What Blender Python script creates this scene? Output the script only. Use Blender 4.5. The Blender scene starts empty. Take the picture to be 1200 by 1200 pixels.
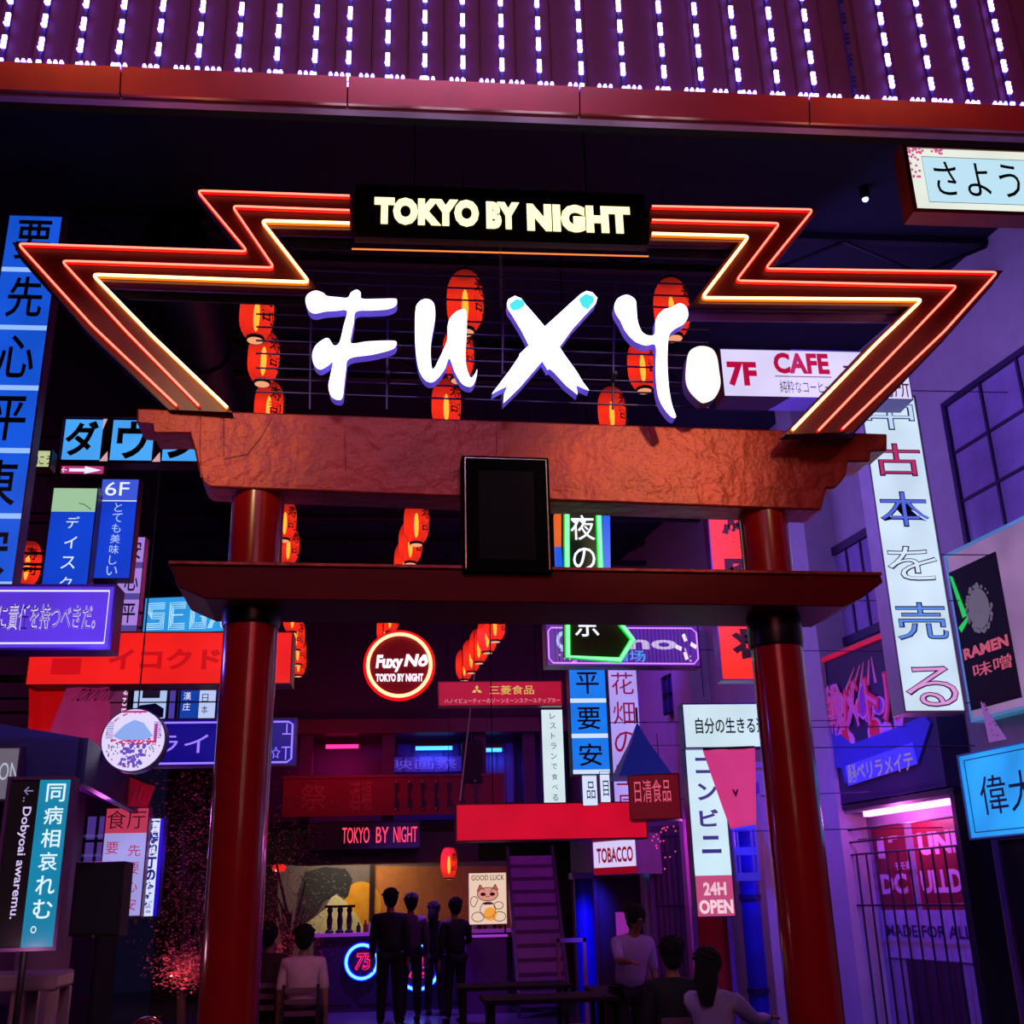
import bpy, math, random
import numpy as np
from math import sin, cos, radians, pi, tan
random.seed(7)
rng = np.random.default_rng(7)
SC = bpy.context.scene
COL = SC.collection
# ---------------------------------------------------------------- camera, world, exposure
F_PX, PITCH, YAW, ROLL, CAM_H = 1280.0, radians(19.7), radians(5.5), radians(1.4), 1.6
vF = np.array([sin(YAW)*cos(PITCH), cos(YAW)*cos(PITCH), sin(PITCH)])
r0 = np.array([cos(YAW), -sin(YAW), 0.0]); u0 = np.cross(r0, vF)
vR = r0*cos(ROLL)-u0*sin(ROLL); vU = u0*cos(ROLL)+r0*sin(ROLL)
CP = np.array([0, 0, CAM_H])
cd = bpy.data.cameras.new('camera'); cam = bpy.data.objects.new('camera', cd); COL.objects.link(cam)
from mathutils import Matrix, Vector
mw = Matrix.Identity(4)
for i in range(3):
    mw[i][0] = vR[i]; mw[i][1] = vU[i]; mw[i][2] = -vF[i]; mw[i][3] = CP[i]
cam.matrix_world = mw
cd.sensor_width = 36; cd.lens = F_PX/1200*36; cd.clip_start = 0.05; cd.clip_end = 200
SC.camera = cam
w = bpy.data.worlds.new('night'); SC.world = w; w.use_nodes = True
w.node_tree.nodes['Background'].inputs[0].default_value = (0.10, 0.07, 0.32, 1)
w.node_tree.nodes['Background'].inputs[1].default_value = 0.035
SC.view_settings.view_transform = 'Standard'; SC.view_settings.look = 'None'
SC.view_settings.exposure = 0.0; SC.view_settings.gamma = 1.0
SC.view_settings.use_curve_mapping = False

def lin(c, k=1.0):
    return tuple(k*((v/255)/12.92 if v/255 <= .04045 else ((v/255+.055)/1.055)**2.4) for v in c)

def light(kind, name, loc, color, power, target=None, size=1.0, size_y=None, spot=60, blend=.6, radius=.1):
    L = bpy.data.lights.new(name, kind); L.color = color; L.energy = power
    if kind == 'AREA':
        L.size = size
        if size_y: L.shape = 'RECTANGLE'; L.size_y = size_y
    else: L.shadow_soft_size = radius
    if kind == 'SPOT': L.spot_size = radians(spot); L.spot_blend = blend
    o = bpy.data.objects.new(name, L); COL.objects.link(o); o.location = loc
    if target is not None:
        o.rotation_euler = (Vector(target)-Vector(loc)).to_track_quat('-Z', 'Y').to_euler()
    return o
# warm spotlights added unseen above the camera, for gold patches on the top beam
light('SPOT', 'warm_spotlight', (-2.5, 0.2, 6.7), (1, .66, .30), 620, (-1.12, 6.3, 4.32), spot=13, blend=1, radius=.22)
light('SPOT', 'warm_spotlight', (3.6, 0.2, 6.7), (1, .66, .30), 900, (1.55, 6.3, 4.25), spot=16, blend=1, radius=.22)
# unseen area lights added behind the camera for the coloured patches in the fascia
light('AREA', 'fascia_light_white', (0.6, -5.5, 10.9), (.74, .52, 1), 300, (.2, 5, 5.8), size=4.2, size_y=1.7)
light('AREA', 'fascia_light_orange', (-5.0, -5.5, 10.9), (1, .27, .06), 100, (-1.7, 5, 5.8), size=1.1, size_y=1.9)
light('AREA', 'fascia_light_orange', (7.6, -5.5, 10.9), (1, .24, .08), 80, (2.4, 5, 5.8), size=1.1, size_y=1.9)
light('AREA', 'pillar_streak_light', (0.15, -0.4, 4.2), (1, .80, .72), 6, (0.3, 6.5, 3.0), size=.05, size_y=3.4)  # this unseen thin pair is added for the streaks on the pillars
light('AREA', 'pillar_streak_light', (1.15, -0.4, 4.2), (1, .70, .6), 4, (1.1, 6.5, 3.0), size=.05, size_y=3.4)
light('AREA', 'gate_red_fill', (0.8, 0.6, 4.4), (1, .03, .06), 22, (0.7, 6.5, 2.8), size=2.6, size_y=1.4)  # added red fill for the gate, no source of its own
# coloured wash lights of the alley, with added fills among them
light('AREA', 'violet_wash', (3.0, 8.2, 5.3), (.36, .22, 1), 62, (5.4, 9.2, 5.0), size=1.6, size_y=3.0)
light('AREA', 'violet_wash', (2.6, 11.8, 4.6), (.30, .18, 1), 40, (5.2, 12.0, 4.2), size=1.4, size_y=4.0)
light('SPOT', 'blue_wash', (2.6, 9.3, 5.2), (.06, .04, 1), 700, (4.7, 10.9, 1.4), spot=50, blend=.9)
light('SPOT', 'blue_wash', (2.2, 14.0, 6.0), (.12, .05, 1), 300, (3.9, 16.5, 5.0), spot=60, blend=.9)
light('AREA', 'purple_wash', (1.6, 15.6, 5.6), (.62, .10, .80), 34, (3.2, 17.5, 0.5), size=1.0, size_y=2.5)
light('AREA', 'magenta_wash', (-1.4, 11.5, 4.6), (.95, .06, .35), 26, (-4.6, 12.5, 2.2), size=1.0, size_y=2.0)
light('POINT', 'booth_blue_fill', (-2.1, 6.9, 3.2), (.14, .10, 1), 12, radius=.08)  # added light to turn the booth roof blue
light('POINT', 'awning_violet_fill', (-2.35, 8.9, 2.3), (.75, .12, .8), 6, radius=.08)  # added violet light to brighten the awning
light('SPOT', 'blue_floor_wash', (0.1, 18.3, 4.2), (.26, .08, 1), 1500, (-0.4, 18.4, 0), spot=75, blend=.8)
light('AREA', 'violet_bar_wash', (0.2, 16.5, 5.4), (.60, .06, .45), 7, (-0.4, 20.4, 4.6), size=3.0, size_y=1.0)
light('AREA', 'red_bar_wash', (-1.2, 18.4, 4.0), (1, .02, .06), 9, (-1.6, 19.6, 3.4), size=2.0, size_y=.4)
light('AREA', 'bar_lamp', (-0.6, 20.2, 2.95), (1, .50, .20), 24, (-0.6, 21.1, 1.6), size=3.2, size_y=.2)
light('AREA', 'people_fill', (0.8, 9.0, 4.6), (.62, .25, .9), 12, (0.6, 11.6, 0.8), size=2.0, size_y=1.0)  # added fill for the guests

# ---------------------------------------------------------------- geometry helpers
def ray(x, y): return vF*F_PX + vR*(x-600) + vU*(600-y)
def at(x, y, Y):
    d = ray(x, y); return CP + d*(Y/d[1])

class Plane:
    """A vertical plane: x runs to the viewer's right, y away from the viewer, z up."""
    def __init__(s, p, ang, off=0.0):
        s.a = radians(ang); s.u = np.array([cos(s.a), sin(s.a), 0]); s.n = np.array([sin(s.a), -cos(s.a), 0])
        s.p = np.array([p[0], p[1], 0.0]) + s.n*off
    def hit(s, x, y):
        d = ray(x, y); t = ((s.p-CP)@s.n)/(d@s.n); P = CP+d*t
        return float((P-s.p)@s.u), float(P[2])
    def world(s, u, z, y=0): return s.p + s.u*u - s.n*y + np.array([0, 0, z])
    def shift(s, off): 
        q = Plane((0, 0), math.degrees(s.a)); q.p = s.p + s.n*off; return q
def front(x, y, Y, ang=0):
    P = at(x, y, Y); return Plane((P[0], P[1]), ang)

class MB:
    def __init__(s): s.v = []; s.f = []
    def add(s, v, f):
        n = len(s.v); s.v.extend([tuple(map(float, a)) for a in v]); s.f.extend([tuple(i+n for i in a) for a in f]); return s
    def box(s, x0, x1, y0, y1, z0, z1):
        v = [(x, y, z) for z in (z0, z1) for y in (y0, y1) for x in (x0, x1)]
        return s.add(v, [(0, 2, 3, 1), (4, 5, 7, 6), (0, 1, 5, 4), (2, 6, 7, 3), (0, 4, 6, 2), (1, 3, 7, 5)])
    def prism(s, pts, y0, y1):
        n = len(pts); a = sum(pts[i][0]*pts[(i+1) % n][1]-pts[(i+1) % n][0]*pts[i][1] for i in range(n))
        if a < 0: pts = pts[::-1]
        v = [(x, y0, z) for x, z in pts]+[(x, y1, z) for x, z in pts]
        return s.add(v, [tuple(range(n)), tuple(range(2*n-1, n-1, -1))]+[(i, i+n, (i+1) % n+n, (i+1) % n) for i in range(n)])
    def slab(s, pts, z0, z1):
        n = len(pts); v = [(x, y, z0) for x, y in pts]+[(x, y, z1) for x, y in pts]
        return s.add(v, [tuple(range(n-1, -1, -1)), tuple(range(n, 2*n))]+[(i, (i+1) % n, (i+1) % n+n, i+n) for i in range(n)])
    def tube(s, path, r, n=8, closed=False):
        P = [np.array(p, float) for p in path]; m = len(P); rings = []
        for i in range(m):
            if closed: t = P[(i+1) % m]-P[i-1]
            else: t = P[min(i+1, m-1)]-P[max(i-1, 0)]
            t = t/(np.linalg.norm(t)+1e-9)
            a = np.array([0, 1, 0]) if abs(t[1]) < .9 else np.array([1, 0, 0])
            b = np.cross(t, a); b /= np.linalg.norm(b); c = np.cross(t, b)
            rr = r[i] if hasattr(r, '__len__') else r
            rings.append([P[i]+rr*(cos(2*pi*k/n)*b+sin(2*pi*k/n)*c) for k in range(n)])
        v = [q for g in rings for q in g]; f = []
        for i in range(m if closed else m-1):
            j = (i+1) % m
            for k in range(n): f.append((i*n+k, i*n+(k+1) % n, j*n+(k+1) % n, j*n+k))
        if not closed: f += [tuple(range(n-1, -1, -1)), tuple(range((m-1)*n, m*n))]
        return s.add(v, f)
    def lathe(s, prof, n=20, c=(0, 0, 0), sx=1, sy=1):
        m = len(prof); v = [(c[0]+sx*r*cos(2*pi*k/n), c[1]+sy*r*sin(2*pi*k/n), c[2]+z) for r, z in prof for k in range(n)]
        f = [(i*n+k, i*n+(k+1) % n, (i+1)*n+(k+1) % n, (i+1)*n+k) for i in range(m-1) for k in range(n)]
        f += [tuple(range(n-1, -1, -1)), tuple(range((m-1)*n, m*n))]
        return s.add(v, f)
    def ball(s, c, r, n=10, sx=1, sy=1, sz=1):
        pr = [(r*sin(pi*(i+.02)/(n+.04)) if 0 < i < n else r*.03, -r*cos(pi*i/n)*sz) for i in range(n+1)]
        return s.lathe(pr, max(8, n+4), c, sx, sy)
    def build(s, name, m, parent=None, smooth=False, bevel=0, loc=None, rz=0):
        me = bpy.data.meshes.new(name); me.from_pydata(s.v, [], s.f); me.update()
        if m: me.materials.append(m)
        if smooth:
            me.shade_smooth()
            try: me.set_sharp_from_angle(angle=radians(40))
            except Exception: pass
        o = bpy.data.objects.new(name, me); COL.objects.link(o)
        if parent: o.parent = parent
        if bevel:
            b = o.modifiers.new('bevel', 'BEVEL'); b.width = bevel; b.segments = 2; b.limit_method = 'ANGLE'
        if loc is not None: o.location = loc
        o.rotation_euler.z = rz
        return o

def tag(o, label=None, cat=None, group=None, kind=None):
    if label: o['label'] = label
    if cat: o['category'] = cat
    if group: o['group'] = group
    if kind: o['kind'] = kind
    return o
def empty(name, loc, rz=0, label=None, cat=None, group=None, kind=None):
    o = bpy.data.objects.new(name, None); o.empty_display_size = .1; COL.objects.link(o)
    o.location = tuple(map(float, loc)); o.rotation_euler.z = rz
    return tag(o, label, cat, group, kind)
def copy_tree(o, parent=None):
    c = o.copy(); COL.objects.link(c); c.parent = parent
    for ch in list(KIDS.get(o.name, [])): copy_tree(ch, c)
    return c
KIDS = {}
def kids(o): KIDS[o.name] = [c for c in bpy.data.objects if c.parent == o]; [kids(c) for c in KIDS[o.name]]; return o

# ---------------------------------------------------------------- materials
MATS = {}
def M(key, base=(120, 120, 120), rough=.6, metal=0, emit=None, es=1.0, bump=0, bscale=30, vary=.12, vscale=6, coat=0, evary=0):
    if key in MATS: return MATS[key]
    m = bpy.data.materials.new(key); m.use_nodes = True; nt = m.node_tree; N = nt.nodes; b = N['Principled BSDF']
    tc = N.new('ShaderNodeTexCoord'); no = N.new('ShaderNodeTexNoise'); no.inputs['Scale'].default_value = vscale; no.inputs['Detail'].default_value = 5
    nt.links.new(tc.outputs['Object'], no.inputs['Vector'])
    cr = N.new('ShaderNodeValToRGB'); c = lin(base)
    cr.color_ramp.elements[0].position = .3; cr.color_ramp.elements[1].position = .7
    cr.color_ramp.elements[0].color = (*[v*(1-vary) for v in c], 1); cr.color_ramp.elements[1].color = (*[min(1, v*(1+vary)) for v in c], 1)
    nt.links.new(no.outputs['Fac'], cr.inputs[0]); nt.links.new(cr.outputs[0], b.inputs['Base Color'])
    b.inputs['Roughness'].default_value = rough; b.inputs['Metallic'].default_value = metal
    if coat: b.inputs['Coat Weight'].default_value = coat; b.inputs['Coat Roughness'].default_value = .08
    if emit is not None:
        e = lin(emit, 1)
        if evary:
            c2 = N.new('ShaderNodeValToRGB'); n2 = N.new('ShaderNodeTexNoise'); n2.inputs['Scale'].default_value = 2.2; n2.inputs['Detail'].default_value = 1
            nt.links.new(tc.outputs['Object'], n2.inputs['Vector'])
            c2.color_ramp.elements[0].position = .35; c2.color_ramp.elements[1].position = .65
            c2.color_ramp.elements[0].color = (*[v*(1-evary) for v in e], 1); c2.color_ramp.elements[1].color = (*[v*(1+evary) for v in e], 1)
            nt.links.new(n2.outputs['Fac'], c2.inputs[0]); nt.links.new(c2.outputs[0], b.inputs['Emission Color'])
        else: b.inputs['Emission Color'].default_value = (*e, 1)
        b.inputs['Emission Strength'].default_value = es
    if bump:
        bp = N.new('ShaderNodeBump'); n3 = N.new('ShaderNodeTexNoise'); n3.inputs['Scale'].default_value = bscale; n3.inputs['Detail'].default_value = 6
        nt.links.new(tc.outputs['Object'], n3.inputs['Vector']); nt.links.new(n3.outputs['Fac'], bp.inputs['Height'])
        bp.inputs['Strength'].default_value = bump; bp.inputs['Distance'].default_value = .02
        nt.links.new(bp.outputs[0], b.inputs['Normal'])
    MATS[key] = m; return m
def E(c, s=1.0, evary=0):
    return M('lit_%d_%d_%d_%g_%g' % (*c, s, evary), base=tuple(int(v*.25) for v in c), rough=.35, emit=c, es=s, evary=evary)
def D(c, rough=.6, **k):
    return M('paint_%d_%d_%d_%g' % (*c, rough), base=c, rough=rough, **k)
BLACK = D((12, 11, 14), .5); DARK = D((26, 20, 34), .55); DKMETAL = M('dark_metal', (40, 36, 46), .4, .7)
LILAC = D((120, 95, 170), .5); INK = D((14, 12, 50), .5)

# ---------------------------------------------------------------- lettering
TCACHE = {}
def glyphs(s, bold=0.0):
    k = (s, bold)
    if k not in TCACHE:
        cu = bpy.data.curves.new('lettering', 'FONT'); cu.body = s; cu.resolution_u = 3; cu.offset = bold; cu.extrude = 0; cu.fill_mode = 'FRONT'
        cu.space_character = 1.0+max(0, bold-.03)*1.6
        o = bpy.data.objects.new('lettering_source', cu); COL.objects.link(o)
        bpy.context.view_layer.update()
        me = bpy.data.meshes.new_from_object(o.evaluated_get(bpy.context.evaluated_depsgraph_get()))
        v = np.zeros(len(me.vertices)*3); me.vertices.foreach_get('co', v); v = v.reshape(-1, 3)[:, :2]
        f = [tuple(p.vertices) for p in me.polygons]
        bpy.data.objects.remove(o); bpy.data.curves.remove(cu); bpy.data.meshes.remove(me)
        if len(v) == 0: v = np.array([[0, 0], [1, 0], [1, 1], [0, 1.]]); f = [(0, 1, 2, 3)]
        TCACHE[k] = (v, f, v.min(0), v.max(0))
    return TCACHE[k]
def put(mb, s, x0, z0, x1, z1, y=0.0, bold=0.0, rot=0, shear=0, keep=False):
    """the string s filling the rectangle; keep = keep the glyph's own aspect"""
    v, f, lo, hi = glyphs(s, bold)
    t = (v-lo)/np.maximum(hi-lo, 1e-6)
    if keep:
        w_, h_ = hi-lo; W, H = x1-x0, z1-z0; k = min(W/w_, H/h_); cx, cz = (x0+x1)/2, (z0+z1)/2
        x0, x1, z0, z1 = cx-k*w_/2, cx+k*w_/2, cz-k*h_/2, cz+k*h_/2
    if rot == -90: t = np.stack([t[:, 1], 1-t[:, 0]], 1)
    if rot == 90: t = np.stack([1-t[:, 1], t[:, 0]], 1)
    X = x0+t[:, 0]*(x1-x0)+shear*t[:, 1]; Z = z0+t[:, 1]*(z1-z0)
    mb.add(np.stack([X, np.full(len(X), y), Z], 1), f)

def textitems(items, W, H, y=-.004):
    """items: (string, fx0, fy0, fx1, fy1, mat, opts) in fractions from the top left of the face"""
    by = {}
    for it in items:
        s, a, b, c, d, m = it[:6]; o = it[6] if len(it) > 6 else {}
        nshape = sum(1 for q in items if len(q) > 6 and (q[6].get('poly') or q[6].get('line') or q[6].get('box')))
        isshape = bool(o.get('poly') or o.get('line') or o.get('box'))
        key = (m.name, o.get('label'), (id(it) if nshape <= 14 else 'many') if isshape else 'text'); mb, mm, lab = by.setdefault(key, (MB(), m, o.get('label')))
        yy = y-o.get('lift', 0)
        if o.get('box'): mb.box(a*W, c*W, yy-.002, yy+.001, (1-d)*H, (1-b)*H); continue
        if o.get('poly'): mb.prism([(p[0]*W, (1-p[1])*H) for p in o['poly']], yy-.002, yy+.001); continue
        if o.get('line'): mb.tube([(p[0]*W, yy, (1-p[1])*H) for p in o['line']], o.get('r', .008), 6, o.get('closed', False)); continue
        if o.get('v'):
            n = len(s); g = o.get('gap', .14); h = (d-b)/n
            for i, ch in enumerate(s):
                if ch == ' ': continue
                if ch == '。': put(mb, ch, a*W, (1-(b+h*(i+.5)))*H, a*W+(c-a)*W*.3, (1-(b+h*(i+.2)))*H, yy); continue
                if ch == 'ー': mb.box((a+c)/2*W-.05*(c-a)*W, (a+c)/2*W+.05*(c-a)*W, yy-.001, yy, (1-(b+h*(i+.85)))*H, (1-(b+h*(i+.15)))*H); continue
                put(mb, ch, a*W, (1-(b+h*(i+1-g)))*H, c*W, (1-(b+h*(i+g)))*H, yy, o.get('bold', 0), 0, 0, o.get('keep', False))
        else: put(mb, s, a*W, (1-d)*H, c*W, (1-b)*H, yy, o.get('bold', 0), o.get('rot', 0), o.get('shear', 0)*W, o.get('keep', False))
    return by

def sign(label, pl, px, face, texts=(), depth=.12, house=None, bez=.015, name='light_box_sign', cat='sign', group=None, rods=True, rim=None, top=7.25, arm=None):
    """A box sign. px = 4 pixel corners TL TR BR BL (or a bbox) read onto the plane pl, which gives its real place and size."""
    if isinstance(label, tuple): label, arm = label
    if len(px) == 4 and not hasattr(px[0], '__len__'):
        x0, y0, x1, y1 = px; px = [(x0, y0), (x1, y0), (x1, y1), (x0, y1)]
    h = [pl.hit(*p) for p in px]
    ua, ub = (h[0][0]+h[3][0])/2, (h[1][0]+h[2][0])/2; zt, zb = (h[0][1]+h[1][1])/2, (h[2][1]+h[3][1])/2
    W, H = ub-ua, zt-zb
    o = empty(name, pl.world(ua, zb), pl.a, label, cat, group)
    hm = house or DARK
    b = MB(); b.box(0, W, .02, depth, 0, H)
    for q in ((0, bez, 0, H), (W-bez, W, 0, H), (bez, W-bez, 0, bez), (bez, W-bez, H-bez, H)): b.box(q[0], q[1], -.012, .02, q[2], q[3])
    b.build('housing', hm, o)
    if isinstance(face, list):      # several faces: (fx0,fy0,fx1,fy1,mat)
        for fx0, fy0, fx1, fy1, m in face:
            MB().box(bez+fx0*(W-2*bez), bez+fx1*(W-2*bez), .0, .02, H-bez-fy1*(H-2*bez), H-bez-fy0*(H-2*bez)).build('face_panel', m, o)
    else: MB().box(bez, W-bez, .0, .02, bez, H-bez).build('face_panel', face, o)
    if rim: 
        r = MB(); a = .045
        r.tube([(a, -.008, a), (W-a, -.008, a), (W-a, -.008, H-a), (a, -.008, H-a)], .006, 6, True); r.build('border_line', rim, o)
    for (k, (mb, m, lab)) in textitems(texts, W, H).items():
        t = mb.build('lettering' if k[2] == 'text' else 'printed_shape', m, o)
        if k[2] == 'many': t['kind'] = 'stuff'
        if lab: t['label'] = lab
    if arm:
        Pc = pl.world((ua+ub)/2, zb+H*.5, depth); t_ = np.array([-.087, .996]) if arm == 'L' else np.array([-.156, .988]); p0 = LW.p[:2] if arm == 'L' else RW.p[:2]
        nn = np.array([t_[1], -t_[0]]); uu = pl.u[:2]; kk_ = ((p0-Pc[:2])@nn)/(uu@nn); xe = W/2+kk_
        for f_ in ((.3, .7) if arm == 'L' else (.5,)): MB().tube([(W/2, depth+.02, H*f_), (xe, depth+.02, H*f_)], .012 if arm == 'L' else .005, 6).build('wall_arm', DKMETAL if arm == 'L' else D((64, 52, 84), .8), o)
        rods = False
    if rods:
        r = MB()
        for x in (W*.2, W*.8): r.tube([(x, depth*.6, H-.01), (x, depth*.6, top-zb)], .006, 5)
        r.build('hanging_rod', DKMETAL, o)
    o['_w'] = W; o['_h'] = H
    return o

# ================================================================ SETTING
RW = Plane((5.1, 9.0), -81)          # right wall of the alley
LW = Plane((-4.0, 8.3), 95)          # left wall
GA = Plane((0.65, 6.5), 2.5)         # the gate
CEIL = 7.25
def struct(o): o['kind'] = 'structure'; return o
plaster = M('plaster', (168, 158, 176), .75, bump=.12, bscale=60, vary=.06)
navy = M('navy_ceiling', (20, 18, 46), .8)
struct(MB().box(-9, 10, -3, 26, -.1, 0).build('floor', M('floor_gloss', (70, 62, 84), .22, bump=.05, bscale=14)))
struct(MB().box(-9, 10, 4.9, 26, CEIL, CEIL+.1).build('ceiling', navy))
# right wall
def wall_slab(pl, u0_, u1_, z0, z1, name, m, th=.15):
    return struct(MB().box(u0_, u1_, 0, th, z0, z1).build(name, m, None, loc=tuple(pl.p), rz=pl.a))
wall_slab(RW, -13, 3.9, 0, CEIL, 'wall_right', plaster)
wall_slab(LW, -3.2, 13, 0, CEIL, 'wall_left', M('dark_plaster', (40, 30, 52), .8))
struct(MB().box(-5, 6.5, 23.6, 23.75, 0, CEIL).build('wall_back', M('back_wall_paint', (46, 18, 40), .7)))
# ceiling trusses and ducts, dark against the dark roof
for i, Y in enumerate((8.2, 10.4, 12.6, 14.8, 17.0)):
    t = empty('roof_truss', (0, Y, CEIL-.45), 0, ['dark roof truss nearest the gate, crossing above the sign', 'dark roof truss second from the gate', 'dark roof truss third from the gate, mid alley',
              'dark roof truss fourth from the gate', 'dark roof truss farthest from the gate'][i], 'truss', 'roof trusses')
    xr = 5.3-(Y-9)*.156-.2; xl = -3.1-(Y-8.3)*.09+.2
    MB().box(xl, xr, -.04, .04, 0, .07).build('bottom_chord', M('truss_steel', (24, 20, 38), .6), t)
    MB().box(xl, xr, -.04, .04, .38, .45).build('top_chord', MATS['truss_steel'], t)
    n = 12; dx = (xr-xl)/n
    for k in range(n):
        a, b_ = (0.07, .38) if k % 2 else (.38, .07)
        MB().tube([(xl+k*dx, 0, a), (xl+(k+1)*dx, 0, b_)], .018, 6).build('web_bar', MATS['truss_steel'], t)
d = empty('air_duct', (-1.9, 7.6, 6.6), 0, 'long dark round air duct running under the roof on the left', 'duct')
MB().tube([(0, 0, 0), (-.6, 9.5, 0)], .26, 16).build('duct_tube', M('duct_metal', (30, 26, 48), .5, .4), d, smooth=True)
for k in range(6): MB().tube([(-.6*k/6, 9.5*k/6+.2, 0), (-.6*k/6-.01, 9.5*k/6+.26, 0)], .28, 16).build('duct_band', MATS['duct_metal'], d)

# ---- facade above the entrance
RED_CLAD = M('red_cladding', (96, 3, 48), .6, bump=.03)
fz = at(600, 108, 5.0)[2]; fz0 = at(600, 134, 5.0)[2]
wf = struct(MB().box(-5.5, 7, 5.06, 5.2, fz0+.06, 9.2).build('wall_front', M('facade_backing', (8, 4, 10), .9)))
cx = [8, 52, 98, 143, 189, 236, 282, 327, 371, 410, 455, 498, 542, 587, 630, 678, 726, 773, 815, 858, 902, 944, 990, 1033, 1078, 1122, 1166]
COLX = [at(x, 40, 5.0)[0] for x in cx]
pan = MB().prism([(0, 0), (.192, 0), (.192, 1.9), (0, 1.9)], 0, .05)
pan = MB(); pan.box(0, .203, .006, .05, 0, 2.2); pan.box(.01, .193, 0, .01, 0, 2.2)
first = None
for i in range(38):
    if first is None: first = pan.build('cladding_panel', RED_CLAD, wf); q = first
    else: q = first.copy(); COL.objects.link(q)
    q.location = (-3.55+i*.206, 5.01, fz)
FASC = M('fascia_gloss', (190, 12, 40), .28, .5, bump=.03, bscale=4, coat=1); FASC.node_tree.nodes['Principled BSDF'].inputs['Coat IOR'].default_value = 2.4; FASC.node_tree.nodes['Principled BSDF'].inputs['Coat Roughness'].default_value = .18
tr = struct(MB().box(-5, 6.6, 5.0, 5.05, fz0-.012, fz0+.004).build('trim_1', M('fascia_lip', (190, 150, 190), .35, .4)))
seam = [-4.2, at(140, 105, 4.95)[0], at(407, 115, 4.95)[0], at(680, 130, 4.95)[0], at(950, 140, 4.95)[0], 4.4, 6.4]
for a, b_ in zip(seam, seam[1:]):
    f = MB(); f.add([(a+.004, 4.965, fz0), (b_-.004, 4.965, fz0), (b_-.004, 4.93, fz), (a+.004, 4.93, fz), (a+.004, 5.05, fz0), (b_-.004, 5.05, fz0), (b_-.004, 5.05, fz), (a+.004, 5.05, fz)],
          [(0, 1, 2, 3), (4, 7, 6, 5), (0, 4, 5, 1), (3, 2, 6, 7), (0, 3, 7, 4), (1, 5, 6, 2)])
    f.build('fascia_panel', FASC, tr)
LEDW = M('led_lit', (200, 200, 255), .4, emit=(120, 104, 255), es=14); LEDOFF = D((60, 40, 90), .4)
def led_module(lit, horiz=False):
    m = MB()
    for k in range(3):
        if horiz: m.box(-.042+k*.032, -.022+k*.032, -.022, -.008, -.012, .012); m.box(-.038+k*.032, -.026+k*.032, -.026, -.02, -.004, .018)
        else: m.box(-.012, .012, -.022, -.008, -.046+k*.03, -.024+k*.03); m.box(-.016+.004*k, .012, -.026, -.02, -.042+k*.03, -.03+k*.03)
    return m
ORD = 'first second third fourth fifth sixth seventh eighth ninth tenth eleventh twelfth thirteenth fourteenth fifteenth sixteenth seventeenth eighteenth nineteenth twentieth twenty-first twenty-second twenty-third twenty-fourth twenty-fifth twenty-sixth twenty-seventh'.split()
modv = led_module(1).build('led_module', LEDW); COL.objects.unlink(modv)
modh = led_module(1, True).build('led_module', LEDW); COL.objects.unlink(modh)
zp = (at(455, 43, 5)[2]-at(455, 95, 5)[2])/2
zb0 = at(455, 95, 5)[2]
for i, X in enumerate(COLX):
    unlit = (i == 22)
    o = empty('led_string', (X, 4.995, fz), 0, 'unlit dark light strip in the gap among the lit strings on the red facade' if unlit else 'vertical violet-white light string, %s from the left end of the facade' % ORD[i if i < 22 else i], 'light string', None if unlit else 'vertical light strings on the facade')
    MB().box(-.008, .008, -.008, .012, 0, 1.25).build('wire_strip', D((70, 30, 110), .5), o)
    for k in range(8):
        if unlit:
            q = modv.copy(); q.data = modv.data.copy(); q.data.materials.clear(); q.data.materials.append(LEDOFF)
        else: q = modv.copy()
        COL.objects.link(q); q.parent = o; q.location = (0, -.0, zb0-fz+(k-0.1)*zp+rng.normal()*.004)
o = empty('led_string', (0, 4.975, fz+.012), 0, 'horizontal string of small white lights along the foot of the facade', 'light string')
MB().box(-3.4, 5, 0, .02, -.012, .004).build('wire_strip', D((70, 30, 110), .5), o)
for k in range(50):
    q = modh.copy(); COL.objects.link(q); q.parent = o; q.location = (-3.3+k*.168, 0, .012)

# ================================================================ GATE
GRED = M('gate_paint', (150, 10, 10), .22, 0, bump=.01, bscale=10, vary=.12, coat=.7)
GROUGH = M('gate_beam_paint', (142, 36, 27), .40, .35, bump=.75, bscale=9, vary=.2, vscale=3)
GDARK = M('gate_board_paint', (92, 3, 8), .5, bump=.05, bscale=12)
for m_ in (GDARK,): m_.node_tree.nodes['Principled BSDF'].inputs['Specular IOR Level'].default_value = .1
gate = empty('torii_gate', GA.p, GA.a, 'tall red torii gate with two round pillars and two beams across the entrance', 'gate')
pillx = []
for x, y in ((302, 600), (893, 600)): pillx.append(GA.hit(x, y)[0])
RP = .158
for X, cpt in zip(pillx, ((293, 724), (909, 750))):
    MB().lathe([(RP, 0), (RP, 4.1)], 48, (X, 0, 0)).build('pillar', GRED, gate, smooth=True)
    zc = GA.shift(.16).hit(*cpt)[1]
    MB().lathe([(RP+.006, zc-.02), (RP+.012, zc), (RP+.012, zc+.28), (RP+.006, zc+.29)], 48, (X, 0, 0)).build('collar', M('collar_black', (16, 10, 14), .3), gate, smooth=True)
    MB().lathe([(RP+.05, 0), (RP+.05, .22), (RP+.02, .26)], 32, (X, 0, 0)).build('pillar_foot', BLACK, gate, smooth=True)
GF = GA.shift(.17)      # front face of the top beam
L_ = [(160, 478), (160, 496), (178, 498), (179, 508), (222, 508), (228, 528), (233, 552), (238, 566), (246, 571)]
R_ = [(963, 598), (969, 572), (979, 572), (985, 566), (992, 557), (994, 541), (1020, 541), (1021, 529), (1040, 528), (1040, 508)]
pts = [GF.hit(*p) for p in L_+R_]
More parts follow.
